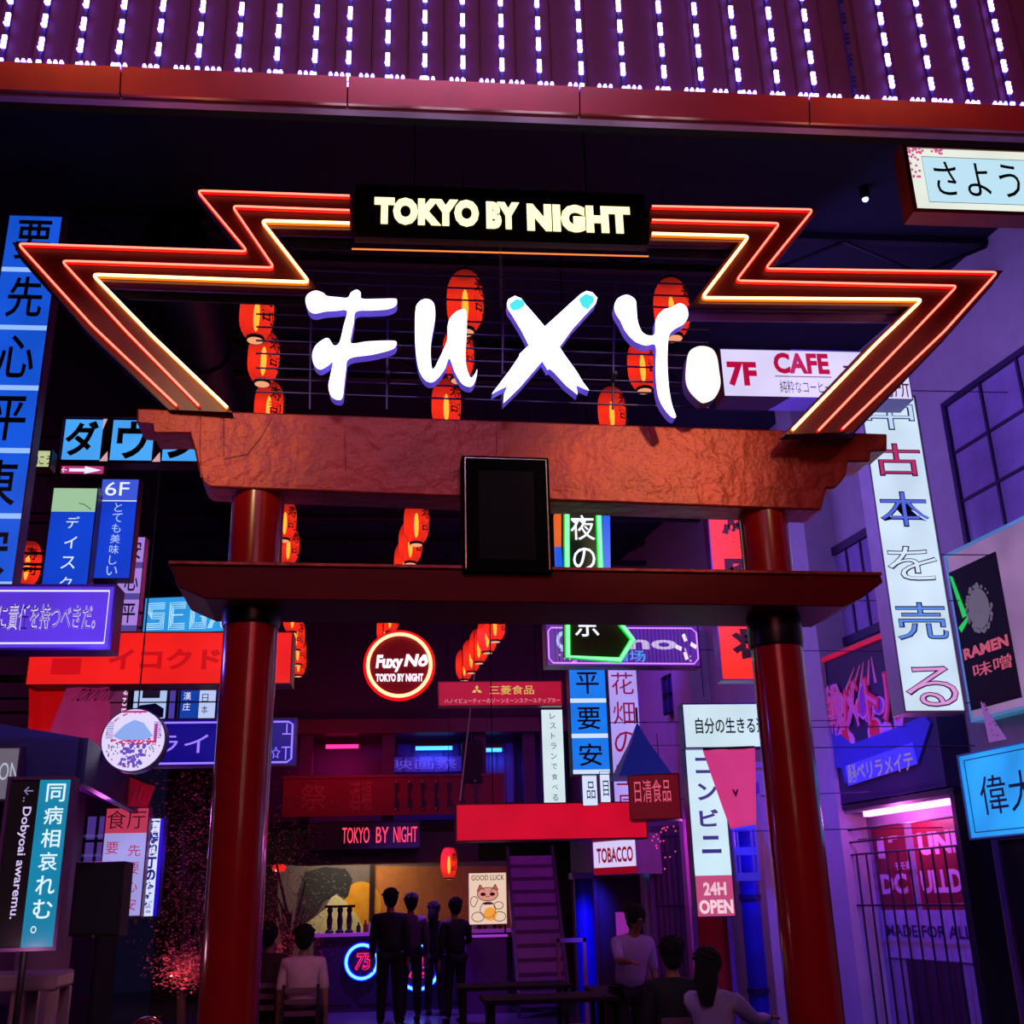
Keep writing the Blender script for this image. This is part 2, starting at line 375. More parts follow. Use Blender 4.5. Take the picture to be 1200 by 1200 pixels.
MB().prism([(a, b_) for a, b_ in pts], -.17, .09).build('top_beam', GROUGH, gate, bevel=.012)
# raised carved seams on the beam
GF2 = GF.shift(.0)
for path in ([(235, 482), (234, 530), (236, 560)], [(262, 483), (262, 535)], [(318, 490), (306, 512), (290, 532), (262, 538)], [(404, 505), (405, 552)], [(582, 505), (582, 570)]):
    MB().tube([(GF2.hit(*p)[0], -.172, GF2.hit(*p)[1]) for p in path], .004, 6).build('seam_ridge', GROUGH, gate)
# curled corbels under the right end
GL = GA.shift(.3)
lt = [GL.hit(*p) for p in [(198, 652), (200, 664), (208, 688), (240, 700), (990, 712), (1012, 700), (1036, 690), (1034, 684)]]
zlo = (lt[3][1]+lt[4][1])/2; ztop = (lt[0][1]+lt[7][1])/2
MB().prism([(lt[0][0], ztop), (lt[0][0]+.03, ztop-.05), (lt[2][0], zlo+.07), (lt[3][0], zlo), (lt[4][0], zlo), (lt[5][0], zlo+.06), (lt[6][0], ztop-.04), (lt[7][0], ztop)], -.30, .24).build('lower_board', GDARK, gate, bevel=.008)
MB().box(lt[0][0], lt[7][0], -.315, .25, ztop, ztop+.022).build('board_lip', GROUGH, gate, bevel=.004)
# black plaque hanging at the centre
PLQ = GA.shift(.34)
a = PLQ.hit(541, 533); b_ = PLQ.hit(648, 668)
pq = empty('black_plaque', PLQ.world(a[0], b_[1]-.02), GA.a, 'blank black plaque box between the two gate beams', 'plaque')
W, H = b_[0]-a[0], a[1]-b_[1]+.02
MB().box(0, W, 0, .12, 0, H).build('box_body', M('gloss_black', (1, 1, 2), .75), pq, bevel=.01); MATS['gloss_black'].node_tree.nodes['Principled BSDF'].inputs['Specular IOR Level'].default_value = .08
fr = MB(); fr.tube([(.02, -.004, .02), (.02, -.004, H-.02)], .006, 6); fr.tube([(W-.02, -.004, .02), (W-.02, -.004, H-.02)], .006, 6)
fr.tube([(.02, -.004, H-.02), (W-.02, -.004, H-.02)], .004, 6); fr.build('edge_strip', M('polished_steel', (190, 180, 170), .2, .9), pq)
MB().box(.1, W-.1, -.006, 0, .08, H-.1).build('inner_panel', M('gloss_black2', (1, 1, 2), .6), pq); MATS['gloss_black2'].node_tree.nodes['Principled BSDF'].inputs['Specular IOR Level'].default_value = .12

# ================================================================ NEON SIGN ABOVE THE GATE
NP = Plane((0, 6.2), 0)
def P2(pts, pl=NP): return [pl.hit(*p) for p in pts]
def smooth_path(pts, r=.03, n=4):
    """round the corners of a polyline of (x,z)"""
    out = [pts[0]]
    for i in range(1, len(pts)-1):
        p = np.array(pts[i]); a = np.array(pts[i-1]); b_ = np.array(pts[i+1])
        da = (a-p)/np.linalg.norm(a-p); db = (b_-p)/np.linalg.norm(b_-p)
        for k in range(n+1):
            t = k/n; A = p+da*r; B = p+db*r
            out.append(tuple((1-t)**2*A+2*t*(1-t)*p+t*t*B))
    out.append(pts[-1]); return out
TR = E((255, 90, 80), 5.0); TY = E((255, 205, 110), 5.0)
TR = M('tube_red', (255, 120, 110), .4, emit=(255, 118, 96), es=2.6); TY = M('tube_yellow', (255, 200, 120), .4, emit=(255, 214, 130), es=4.2)
TGLOW = M('tube_jacket_red', (200, 20, 16), .4, emit=(255, 10, 8), es=.9); YGLOW = M('tube_jacket_amber', (200, 90, 10), .4, emit=(255, 110, 6), es=.9)
BOARD = M('sign_board_red', (92, 10, 12), .42, bump=.03)
SIDE = M('sign_return', (110, 60, 130), .35, .4)
def bolt(label, outer, mid, inner, board):
    base = P2(board); lo = min(b[1] for b in base)
    o = empty('lightning_bolt_sign', (base[0][0], 6.2, lo), 0, label, 'neon sign')
    L = lambda pts, y: [(x-base[0][0], y, z-lo) for x, z in pts]
    MB().prism([(x-base[0][0], z-lo) for x, z in base], .0, .07).build('backing_board', BOARD, o)
    m = MB()
    bb = base+[base[0]]
    m.tube(L(bb, .075), .012, 6); m.build('board_edge', SIDE, o)
    for nm, pth, r, mt, jk in (('outer_tube', outer, .0068, TR, TGLOW), ('middle_tube', mid, .0068, TR, TGLOW), ('inner_tube', inner, .0095, TY, YGLOW)):
        pp = smooth_path(P2(pth), .035)
        MB().tube(L(pp, -.035), r, 8).build(nm, mt, o)
        MB().tube(L(pp, -.006), r*1.25, 6).build('tube_channel', jk, o)
    return o
bolt('left red lightning-bolt sign with red and yellow neon tubes above the gate',
     [(410, 233), (232, 227), (291, 298), (23, 289), (110, 385), (208, 478)], [(410, 250), (273, 245), (322, 317), (74, 309), (150, 392), (234, 478)], [(410, 265), (307, 262), (363, 334), (110, 325), (180, 397), (267, 480)],
     [(412, 229), (226, 222), (284, 293), (14, 284), (22, 296), (104, 390), (198, 480), (272, 483), (186, 398), (116, 330), (372, 339), (318, 268), (412, 270)])
bolt('right red lightning-bolt sign with red and yellow neon tubes above the gate',
     [(763, 245), (951, 249), (895, 318), (1166, 322), (1105, 390), (985, 505)], [(763, 261), (912, 265), (861, 332), (1119, 338), (1060, 400), (957, 507)], [(763, 277), (876, 280), (821, 352), (1078, 354), (1025, 405), (927, 506)],
     [(761, 240), (960, 244), (905, 313), (1176, 317), (1168, 326), (1108, 394), (1000, 506), (920, 509), (1018, 405), (1066, 359), (810, 356), (866, 284), (761, 282)])
# black board with the lit words
sign('black board with glowing cream letters over the gate', Plane((0, 6.24), 0), [(416, 216), (757, 229), (757, 290), (416, 277)], D((10, 8, 12), .35),
     [('TOKYO', .065, .22, .42, .74, E((255, 240, 176), 1.7), {'bold': .075}), ('BY', .445, .24, .56, .76, E((255, 240, 176), 1.7), {'bold': .075}), ('NIGHT', .585, .25, .945, .78, E((255, 240, 176), 1.7), {'bold': .075})],
     depth=.06, house=BLACK, bez=.008, name='word_board', rods=True)
# amber halo strips: thin lit rails
rl = empty('sign_lattice', (0, 6.34, 4.6), 0, 'dark bar lattice with thin glowing orange rails behind the big white letters', 'sign frame')
def barp(a, b_, r, nm, m, Y=6.34):
    A = at(*a, Y); B = at(*b_, Y)
    MB().tube([(A[0], 0, A[2]-4.6), (B[0], 0, B[2]-4.6)], r, 6).build(nm, m, rl)
AMB = E((255, 130, 60), 1.3)
barp((345, 290), (860, 303), .006, 'orange_rail', AMB); barp((150, 350), (380, 358), .004, 'orange_rail', AMB); barp((800, 374), (1058, 377), .004, 'orange_rail', AMB)
for pts_s, mm_ in (([(110, 326), (372, 338), (380, 357), (150, 349)], D((16, 8, 22), .6)), ([(808, 356), (1068, 360), (1060, 377), (800, 374)], M('strip_lit_violet', (150, 100, 200), .6, vary=.2)),  # right strip gets a lighter violet base for the light on it
                  ([(318, 266), (412, 270), (412, 292), (344, 290)], D((16, 8, 22), .6)), ([(761, 282), (868, 284), (860, 303), (761, 300)], D((30, 20, 60), .6))):
    qs = [at(*p, 6.31) for p in pts_s]; MB().prism([(q[0], q[2]-4.6) for q in qs], -.02, .0).build('strip_panel', mm_, rl)
LAT = M('lattice_bar', (60, 46, 100), .4, .4)
for y in (318, 332, 346, 371, 386, 402, 417, 434, 447, 462): barp((300, y-3), (830, y+16), .007, 'lattice_bar', LAT)
for x in (365, 455, 590, 720): barp((x, 330), (x-2, 480), .008, 'lattice_post', LAT)
for x in (585, 587): barp((x, 282), (x+2, 362), .004, 'hanging_wire', D((120, 110, 120), .4))

# channel letters
def cat_rom(pts, n=5):
    P = [np.array(p, float) for p in pts]; m = len(P); out = []
    for i in range(m):
        a, b_, c, d_ = P[i-1], P[i], P[(i+1) % m], P[(i+2) % m]
        for k in range(n):
            t = k/n; out.append(tuple(.5*((2*b_)+(-a+c)*t+(2*a-5*b_+4*c-d_)*t*t+(-a+3*b_-3*c+d_)*t**3)))
    return out
def z(pts, ox, oy, s): return [(ox+x/s, oy+y/s) for x, y in pts]
F_O = z([(60, 240), (85, 185), (150, 158), (215, 178), (250, 205), (340, 215), (430, 220), (460, 175), (510, 150), (545, 175), (555, 228), (700, 230), (840, 228), (864, 245), (850, 285), (780, 315), (640, 325), (505, 335), (485, 430), (465, 530), (462, 620), (600, 605), (760, 598), (850, 602), (856, 635), (810, 672), (640, 715), (445, 748), (415, 850), (400, 980), (385, 1090), (350, 1112), (290, 1085), (262, 1000), (280, 900), (300, 780), (250, 815), (185, 845), (135, 800), (120, 720), (150, 640), (220, 585), (265, 580), (310, 640), (360, 610), (395, 470), (425, 330), (330, 328), (230, 335), (140, 352), (85, 320)], 350, 320, 7.5)
U_O = z([(125, 350), (150, 265), (220, 230), (285, 265), (300, 370), (285, 480), (262, 620), (262, 760), (280, 850), (340, 745), (405, 590), (408, 480), (430, 400), (490, 340), (560, 325), (578, 400), (572, 600), (565, 740), (580, 850), (612, 922), (645, 895), (668, 850), (660, 920), (625, 990), (570, 990), (520, 950), (470, 860), (424, 745), (385, 840), (320, 925), (262, 958), (200, 925), (150, 820), (125, 620)], 470, 320, 7.5)
X_O = z([(180, 195), (190, 160), (250, 128), (305, 150), (345, 205), (430, 300), (512, 398), (600, 320), (730, 200), (830, 110), (880, 85), (930, 98), (975, 145), (962, 190), (870, 290), (760, 410), (640, 575), (700, 665), (790, 790), (850, 890), (900, 955), (840, 930), (788, 905), (800, 990), (700, 910), (600, 800), (555, 760), (540, 775), (492, 695), (420, 780), (300, 920), (200, 1020), (150, 1065), (155, 990), (186, 915), (120, 945), (50, 985), (130, 880), (220, 760), (290, 655), (290, 640), (375, 560), (310, 430), (225, 290), (190, 240)], 570, 330, 7.5)
Y_O = z([(70, 205), (95, 145), (170, 112), (240, 150), (252, 220), (262, 330), (300, 420), (360, 450), (405, 430), (415, 310), (470, 240), (540, 215), (610, 182), (665, 215), (678, 290), (640, 350), (570, 390), (525, 440), (510, 540), (508, 700), (520, 880), (545, 1020), (578, 1120), (530, 1105), (460, 1010), (425, 900), (412, 720), (412, 525), (330, 525), (240, 490), (165, 410), (120, 320), (85, 265)], 710, 330, 7.057)
O_O = z([(672, 640), (700, 570), (780, 536), (870, 555), (915, 620), (935, 740), (945, 860), (900, 960), (820, 1000), (770, 985), (690, 900), (660, 800)], 710, 330, 7.057)
LET = Plane((0, 6.12), 0); LETW = M('letter_face', (255, 255, 255), .4, emit=(236, 232, 255), es=2.1); RET = M('letter_return', (150, 140, 235), .3, emit=(88, 70, 200), es=.7)
ol = P2(F_O, LET); ls = empty('letter_sign', (ol[0][0], 6.12, 4.7), 0, 'big glowing white brush-style letters above the gate beam', 'letter sign')
ox, oz = ol[0][0], 4.7
RETURN_Y = .085
for nm, pts, curve in (('letter_f', F_O, 1), ('letter_u', U_O, 1), ('letter_x', X_O, 0), ('letter_y', Y_O, 1)):
    q = [(x-ox, zz-oz) for x, zz in P2(pts, LET)]
    if curve: q = cat_rom(q, 4)
    MB().prism(q, .006, RETURN_Y).build('letter_return', RET, ls)
    MB().prism(q, -.006, .006).build(nm.replace('letter_', 'letter_'), LETW, ls)
for pts in ([(205, 200), (260, 160), (325, 170), (335, 215), (290, 250), (235, 262), (205, 230)], [(810, 160), (870, 112), (935, 135), (945, 175), (890, 250), (840, 225)]):
    q = [(x-ox, zz-oz) for x, zz in P2(z(pts, 570, 330, 7.5), LET)]
    MB().prism(q, -.009, -.005).build('cyan_tip', E((70, 235, 240), 1.0), ls)
for x in (455, 590, 720): 
    A = at(x, 440, 6.25); MB().box(A[0]-ox-.01, A[0]-ox+.01, .085, .22, A[2]-oz-.01, A[2]-oz+.01).build('mounting_bracket', DKMETAL, ls)
q = P2(O_O, LET); cx_, cz_ = np.mean([a[0] for a in q]), np.mean([a[1] for a in q])
os_ = empty('capsule_light_sign', (cx_, 6.12, cz_), 0, 'white glowing capsule-shaped light at the right of the big letters', 'light sign')
q = cat_rom([(x-cx_, zz-cz_) for x, zz in q], 4)
MB().prism(q, .006, .1).build('return_side', LILAC, os_); MB().prism(q, -.006, .006).build('lit_face', E((255, 240, 236), 1.1), os_)
MB().tube([(0, .09, 0), (0, .22, 0)], .01, 6).build('mounting_bracket', DKMETAL, os_)
# ================================================================ LANTERNS
def lantern_materials():
    m = bpy.data.materials.new('lantern_paper'); m.use_nodes = True; nt = m.node_tree; N = nt.nodes
    for n in list(N): N.remove(n)
    out = N.new('ShaderNodeOutputMaterial'); mix = N.new('ShaderNodeMixShader'); add = N.new('ShaderNodeAddShader')
    em = N.new('ShaderNodeEmission'); df = N.new('ShaderNodeBsdfDiffuse'); tr_ = N.new('ShaderNodeBsdfTransparent')
    tc = N.new('ShaderNodeTexCoord'); sep = N.new('ShaderNodeSeparateXYZ'); cr = N.new('ShaderNodeValToRGB')
    nt.links.new(tc.outputs['Generated'], sep.inputs[0]); nt.links.new(sep.outputs['Z'], cr.inputs[0])
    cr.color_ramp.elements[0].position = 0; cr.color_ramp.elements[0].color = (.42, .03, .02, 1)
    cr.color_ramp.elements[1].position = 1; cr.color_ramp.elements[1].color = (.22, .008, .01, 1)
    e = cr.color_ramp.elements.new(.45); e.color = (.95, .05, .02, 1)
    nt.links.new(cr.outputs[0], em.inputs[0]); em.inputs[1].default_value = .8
    df.inputs[0].default_value = (.7, .03, .02, 1); tr_.inputs[0].default_value = (1, .30, .12, 1)
    nt.links.new(em.outputs[0], add.inputs[0]); nt.links.new(df.outputs[0], add.inputs[1])
    mix.inputs[0].default_value = .38; nt.links.new(add.outputs[0], mix.inputs[1]); nt.links.new(tr_.outputs[0], mix.inputs[2])
    nt.links.new(mix.outputs[0], out.inputs[0]); return m
PAPER = lantern_materials(); BULB = M('bulb_glow', (255, 200, 120), .4, emit=(255, 190, 90), es=9)
def lathe_profile(R, H, n=13):
    pr = []
    for i in range(n*2+1):
        t = i/(n*2); zz = -H/2+H*t
        k = abs(2*t-1); r = R*(1-k**3.2*.5)
        pr.append((r*(1.0 if i % 2 == 0 else .972), zz))
    return pr
def make_lantern():
    o = empty('paper_lantern', (0, 0, 0), 0, 'x', 'lantern')
    R, H = .12, .42
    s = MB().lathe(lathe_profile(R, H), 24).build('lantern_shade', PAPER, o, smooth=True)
    MB().lathe([(.062, -.225), (.064, -.20)], 16).build('bottom_ring', D((20, 10, 10), .5), o)
    MB().lathe([(.04, -.2265), (.055, -.2255)], 16).build('bottom_opening', E((255, 170, 120), .9), o)
    MB().lathe([(.064, .20), (.062, .225)], 16).build('top_ring', D((20, 10, 10), .5), o)
    MB().ball((0, 0, -.03), .022, 8, sz=5.6).build('bulb', BULB, o)
    t = MB()
    for ch, z0, z1 in (('寿', .01, .13), ('司', -.13, -.01)):
        mb = MB(); put(mb, ch, -.055, z0, .055, z1, 0, .01)
        for x, y, zz in mb.v: pass
        ang0 = -pi/2+.75
        t.add([((R*1.01)*cos(ang0+x/R), (R*1.01)*sin(ang0+x/R), zz) for x, y, zz in mb.v], mb.f)
    t.build('lettering', D((40, 4, 6), .6), o)
    MB().tube([(0, 0, 0), (0, 0, 1)], .003, 4).build('hanging_cord', D((30, 20, 30), .5), o, loc=(0, 0, .22))
    return kids(o)
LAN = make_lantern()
def lantern(px, py, Y, label, group, k=1.0, used=[0], cordtop=None):
    P = at(px, py, Y)
    o = LAN if not used[0] else copy_tree(LAN); used[0] = 1
    for c in o.children:
        if c.name.startswith('hanging_cord'): c.scale = (1, 1, (CEIL-P[2])/k-.22)
    k *= 1.1; o.location = P; o.scale = (k, k, k); o['label'] = label; o['group'] = group; o.rotation_euler.z = rng.uniform(-.25, .25)
    return o
G1, G2, G3 = 'left row of hanging lanterns', 'middle row of hanging lanterns', 'right row of hanging lanterns'
lantern(301, 366, 7.6, 'red paper lantern, uppermost of the left row, under the yellow neon edge', G1)
lantern(309, 419, 8.3, 'red paper lantern hanging whole in view between the left bolt and the letter F', G1)
lantern(315, 476, 9.2, 'red paper lantern of the left row cut off by the top beam of the gate', G1)
lb = 'red paper lantern of the left row seen just right of the left pillar between the beams'
for x, y, Y, ul in ((334, 610, 12.0, 'upper'), (338, 640, 12.9, 'lower')): lantern(x, y, Y, ul+' red lantern peeking out right of the left pillar between the beams', G1)
lb = 'red paper lantern of the left row low beside the left pillar, below the lower beam'
for x, y, Y, ul in ((343, 722, 15.0, 'uppermost'), (347, 744, 16.2, 'second'), (349, 762, 17.4, 'third'), (350, 776, 18.6, 'lowest')): lantern(x, y, Y, ul+' red lantern of the four beside the left pillar under the lower beam', G1)
lantern(545, 354, 7.5, 'red paper lantern behind the letter U, its dark upper half showing', G2, 1.1)
lantern(537, 415, 8.1, 'red paper lantern mostly hidden behind the right stroke of the letter U', G2, 1.0)
lantern(523, 474, 8.8, 'red paper lantern below the letter U, cut by the top beam', G2)
lantern(488, 612, 11.2, 'red lantern highest of the three under the top beam, left of the plaque', G2, 1.05)
lantern(481, 636, 12.0, 'red lantern middle of the three left of the black plaque', G2, 1.05)
lantern(475, 658, 12.8, 'red lantern lowest of the three left of the plaque, cut by the lower beam', G2, 1.05)
lantern(457, 722, 15.6, 'red paper lantern just under the lower beam, above the round neon sign', G2, 1.05)
lantern(452, 737, 16.4, 'red paper lantern touching the top of the round neon sign in view', G2, 1.05)
lantern(787, 362, 7.6, 'red paper lantern behind the upper right arm of the letter Y', G3, 1.1)
lantern(753, 428, 8.3, 'red paper lantern left of the stem of the letter Y', G3)
lantern(717, 482, 9.2, 'red paper lantern between X and Y, cut by the top beam', G3)
for i, (x, y, Y) in enumerate(((580, 730, 14.8), (571, 744, 15.5), (561, 757, 16.3), (552, 769, 17.1), (544, 779, 18.0))):
    lantern(x, y, Y, ['red paper lantern nearest in the slanting row below the lower beam', 'red paper lantern second in the slanting row above the red food sign', 'red paper lantern third in the slanting row above the red food sign',
                      'red paper lantern fourth in the slanting row above the red food sign', 'red paper lantern last and lowest in the slanting row above the red food sign'][i], G3, 1.1)
lantern(32, 661, 10.4, 'red paper lantern alone at the far left between blue signs', 'single lanterns', .95)
lantern(526, 1011, 19.0, 'small red paper lantern hanging over the bar', 'single lanterns', 1.05)

# ================================================================ SIGNS, LEFT SIDE
WHT = E((235, 232, 255), 1.05); BLUE = E((22, 84, 214), 1.0, .12); SKY = E((60, 150, 235), 1.05, .1); INKT = D((8, 8, 44), .5)
def panels(n, m, sepm, sep=.08):
    out = []
    for i in range(n): out.append((0, i/n, 1, (i+1)/n-sep/n*1.0, m)); out.append((0, (i+1)/n-sep/n, 1, (i+1)/n, sepm))
    return out
VFRAME = D((96, 50, 96), .45)
s = sign(('tall blue sign of stacked one-character panels at the far left edge', 'L'), front(38, 450, 7.6, 0), [(5, 250), (74, 254), (17, 692), (-52, 688)], panels(6, BLUE, E((150, 190, 255), 1.0)), 
         [(c, .2, (i+.1)/6, .82, (i+.80)/6, INKT, {'bold': .012}) for i, c in enumerate('要先心平東安')], house=VFRAME, bez=.012)
sign(('small pale yellow sign fragment beside the tall blue sign', 'L'), front(50, 538, 8.6), [(38, 526), (62, 527), (59, 551), (38, 548)], E((205, 215, 160), .85), [('向こう', .02, .3, .95, .8, D((50, 60, 70), .5), {'bold': .01})])
TILE = E((70, 160, 240), 1.05, .08); FRM = D((50, 18, 60), .5)
sign(('wide dark sign with bright blue square katakana tiles behind the left beam end', 'L'), front(160, 515, 8.8, 0), [(71, 484), (305, 494), (305, 549), (71, 539)],
     [(0.01, .05, .2, .95, TILE), (.25, .05, .46, .95, TILE), (.51, .05, .72, .95, TILE), (.77, .05, .98, .95, TILE), (.2, .05, .25, .95, FRM), (.46, .05, .51, .95, FRM), (.72, .05, .77, .95, FRM), (.0, .95, 1, 1, FRM)],
     [('ダ', .025, .1, .185, .85, INKT, {'bold': .03}), ('ウ', .28, .1, .44, .9, INKT, {'bold': .03}), ('ン', .535, .12, .7, .88, INKT, {'bold': .03}), ('タ', .8, .12, .95, .88, INKT, {'bold': .03}),
      ('', 0, 0, 0, 0, E((230, 170, 180), .9), {'poly': [(.203, .06), (.222, .06), (.205, .28)]}), ('', 0, 0, 0, 0, E((230, 170, 180), .9), {'poly': [(.205, .95), (.245, .95), (.24, .75)]}), ('', 0, 0, 0, 0, E((230, 170, 180), .9), {'poly': [(.465, .95), (.505, .95), (.5, .75)]})], house=D((90, 20, 60), .4), bez=.012, depth=.14)
sign(('small pink sign with a white arrow pointing right', 'L'), front(97, 551, 8.8), [(71, 544), (123, 547), (122, 558), (71, 555)], E((190, 50, 120), .9),
     [('', 0, 0, 0, 0, WHT, {'poly': [(.2, .35), (.55, .35), (.55, .1), (.92, .5), (.55, .9), (.55, .65), (.2, .65)]}), ('←', .03, .2, .15, .8, WHT)], bez=.006, depth=.06)
sign(('blue vertical sign with a pale green top field at the left', 'L'), front(83, 630, 8.6), [(63, 570), (117, 572), (102, 694), (46, 692)], [(0, 0, 1, .235, E((165, 205, 165), .9)), (0, .235, 1, 1, E((18, 66, 205), 1.0, .1))],
     [('ディスク', .36, .25, .68, 1.02, E((210, 225, 255), 1.1), {'v': 1, 'gap': .2, 'keep': 1}), ('', 0, 0, 0, 0, D((40, 60, 60), .5), {'line': [(.6, .16), (.72, .17), (.88, .22)], 'r': .003})], house=D((90, 40, 90), .4), bez=.01)
sign(('blue vertical sign headed 6F with a white hiragana column', 'L'), front(136, 620, 8.8), [(119, 560), (165, 562), (152, 680), (107, 678)], [(0, 0, 1, .215, E((62, 88, 215), 1.0)), (0, .215, 1, .225, WHT), (0, .225, 1, 1, E((22, 62, 205), 1.0, .1))],
     [('6F', .12, .035, .74, .175, E((220, 225, 255), 1.2)), ('とても美味しい', .34, .24, .68, .97, E((170, 190, 255), 1.1), {'v': 1, 'gap': .08, 'keep': 1})], house=D((70, 30, 90), .4), bez=.008)
sign(('narrow white-violet sign with stacked characters behind the blue ones', 'L'), front(152, 685, 9.6), [(143, 628), (172, 630), (160, 742), (131, 740)], panels(3, E((170, 130, 225), .95), E((90, 80, 160), .8), .2),
     [(c, .3, (i+.12)/3, .85, (i+.72)/3, D((60, 20, 80), .5), {'bold': .01}) for i, c in enumerate('安心平')], house=D((80, 50, 120), .4), bez=.006)
SEG = E((196, 240, 255), 1.15)
SF = lambda l: [(x/.80, y) for x, y in l]
so = sign(('sky-blue sign with striped white block capitals behind the left pillar', 'L'), front(215, 718, 9.5, -8), [(170, 694), (268, 703), (265, 748), (167, 737)], E((45, 150, 225), 1.0, .08),
     [('', 0, 0, 0, 0, SEG, {'line': SF(l), 'r': .0028}) for k in range(4) for l in (
         [(.20, .17+k*.05), (.045+k*.012, .17+k*.05), (.045+k*.012, .43+.05*k), (.20-k*.012, .43+.05*k), (.20-k*.012, .86-k*.05), (.04, .86-k*.05)],
         [(.40, .17+k*.05), (.25+k*.012, .17+k*.05), (.25+k*.012, .88-k*.05), (.40, .88-k*.05)],
         [(.60, .19+k*.05), (.45+k*.012, .19+k*.05), (.45+k*.012, .88-k*.05), (.60-k*.012, .88-k*.05), (.60-k*.012, .56), (.54, .56)],
         [(.62+k*.012, .88), (.705, .22+k*.05), (.785-k*.012, .88)])] + [('', 0, 0, 0, 0, SEG, {'line': SF([(.28, .5), (.38, .5)]), 'r': .004}), ('', 0, 0, 0, 0, SEG, {'line': SF([(.67, .7), (.74, .7)]), 'r': .004})], house=D((20, 60, 150), .4), bez=.008)
PUR = E((88, 52, 215), 1.0, .12)
sign(('purple sign with white outlined writing and border at the left edge', 'L'), front(60, 725, 7.2), [(-60, 683), (138, 687), (129, 764), (-60, 760)], PUR,
     [('に責任を持つべきだ。', .3, .30, .89, .70, E((225, 215, 255), 1.1), {'bold': .012}), ('に責任を持つべきだ。', .3, .30, .89, .70, D((50, 20, 120), .5), {'bold': -.012, 'lift': .003})], house=D((70, 34, 130), .4), rim=WHT, depth=.2)
sign(('long bright red sign with darker red katakana behind the left pillar', 'L'), front(190, 770, 8.9), [(35, 735), (343, 746), (341, 808), (33, 797)], E((238, 28, 26), 1.0, .08),
     [('イコクド三', .30, .32, .84, .72, E((200, 10, 22), 1.0), {'bold': .04}), ('', .09, .50, .20, .80, E((205, 12, 22), 1.0), {'box': 1})], house=D((120, 14, 24), .4), bez=.008, depth=.25)
# round sign
rs = front(156, 867, 8.2); c_ = rs.hit(156, 867); r_ = (rs.hit(195, 867)[0]-rs.hit(118, 867)[0])/2
o = empty('round_light_sign', rs.world(c_[0], c_[1]), 0, 'round white light box printed with small red and violet drawings', 'sign')
def disc(r, n=40): return [(r*cos(2*pi*k/n), r*sin(2*pi*k/n)) for k in range(n)]
MB().prism(disc(r_), .01, .12).build('housing', D((60, 20, 90), .4), o); MB().prism(disc(r_*.95), -.004, .012).build('lit_face', E((225, 215, 250), 1.0), o)
MB().tube([(0, .06, r_*.9), (0, .06, 7.25-c_[1])], .006, 5).build('hanging_rod', DKMETAL, o)
pr = [(-.62, .12), (-.3, .46), (0, .62), (.28, .52), (.6, .12), (.4, .0), (-.4, 0)]
MB().prism([(a*r_, b2*r_) for a, b2 in pr], -.008, -.003).build('mountain_print', E((140, 170, 235), 1.0), o)
m = MB(); m2 = MB(); m3 = MB(); R2 = random.Random(3)
for k in range(60):
    a = R2.uniform(-.66, .66); b2 = R2.uniform(-.14, .02); m.prism([(r_*(a+.05*cos(t)), r_*(b2+.035*sin(t))) for t in (0, 1.5, 3, 4.5)], -.007, -.003)
for k in range(26):
    t0 = R2.uniform(0, 6.28); rr = .84
    m.prism([(r_*(rr*cos(t0)+.03*cos(t)), r_*(rr*sin(t0)+.03*sin(t))) for t in (0, 1.5, 3, 4.5)], -.007, -.003)
for k in range(80):
    a = R2.uniform(-.36, .36); b2 = R2.uniform(-.86, -.14); w_ = R2.uniform(.04, .10); m2.box(r_*a, r_*(a+w_), -.007, -.003, r_*b2, r_*(b2+w_))
for k in range(30):
    a = R2.choice([-1, 1])*R2.uniform(.4, .75); b2 = R2.uniform(-.55, -.12); m3.box(r_*a, r_*(a+.03), -.007, -.003, r_*b2, r_*(b2+.045))
for k in range(9): 
    zz = .05+k*.06; m2.box(-r_*.84, -r_*.62, -.007, -.003, r_*zz, r_*(zz+.02)); m2.box(r_*.6, r_*.84, -.007, -.003, r_*zz, r_*(zz+.02))
m.box(-r_*.4, r_*.35, -.007, -.003, r_*.84, r_*.9); m.box(r_*.63, r_*.72, -.007, -.003, -r_*.1, r_*.5)
m.build('red_print', E((200, 50, 110), .9), o); m2.build('violet_print', E((110, 80, 200), .8), o); m3.build('dark_print', E((50, 30, 100), .8), o)
LIL = E((150, 120, 255), 1.2)
sign(('dark blue sign with lilac neon border and star behind the left pillar', 'L'), front(270, 872, 9.4), [(180, 838), (348, 846), (346, 902), (178, 894)], E((14, 8, 138), .8),
     [('ライブ', .02, .3, .62, .72, LIL), ('', 0, 0, 0, 0, LIL, {'line': [(.0, .08), (.94, .08), (.97, .14), (.97, .86), (.94, .93), (0, .93)], 'r': .008}),
      ('', 0, 0, 0, 0, LIL, {'line': [(.93, .12), (.93, .34), (.90, .34), (.96, .34)], 'r': .005}), ('', 0, 0, 0, 0, LIL, {'line': [(.93, .88), (.93, .62), (.90, .62), (.96, .62)], 'r': .005}),
      ('', 0, 0, 0, 0, LIL, {'line': [(.86+.03*(1 if i % 2 == 0 else .45)*sin(2*pi*i/10), .74-.13*(1 if i % 2 == 0 else .45)*cos(2*pi*i/10)) for i in range(10)], 'closed': True, 'r': .004})], house=D((110, 70, 140), .4), bez=.01)
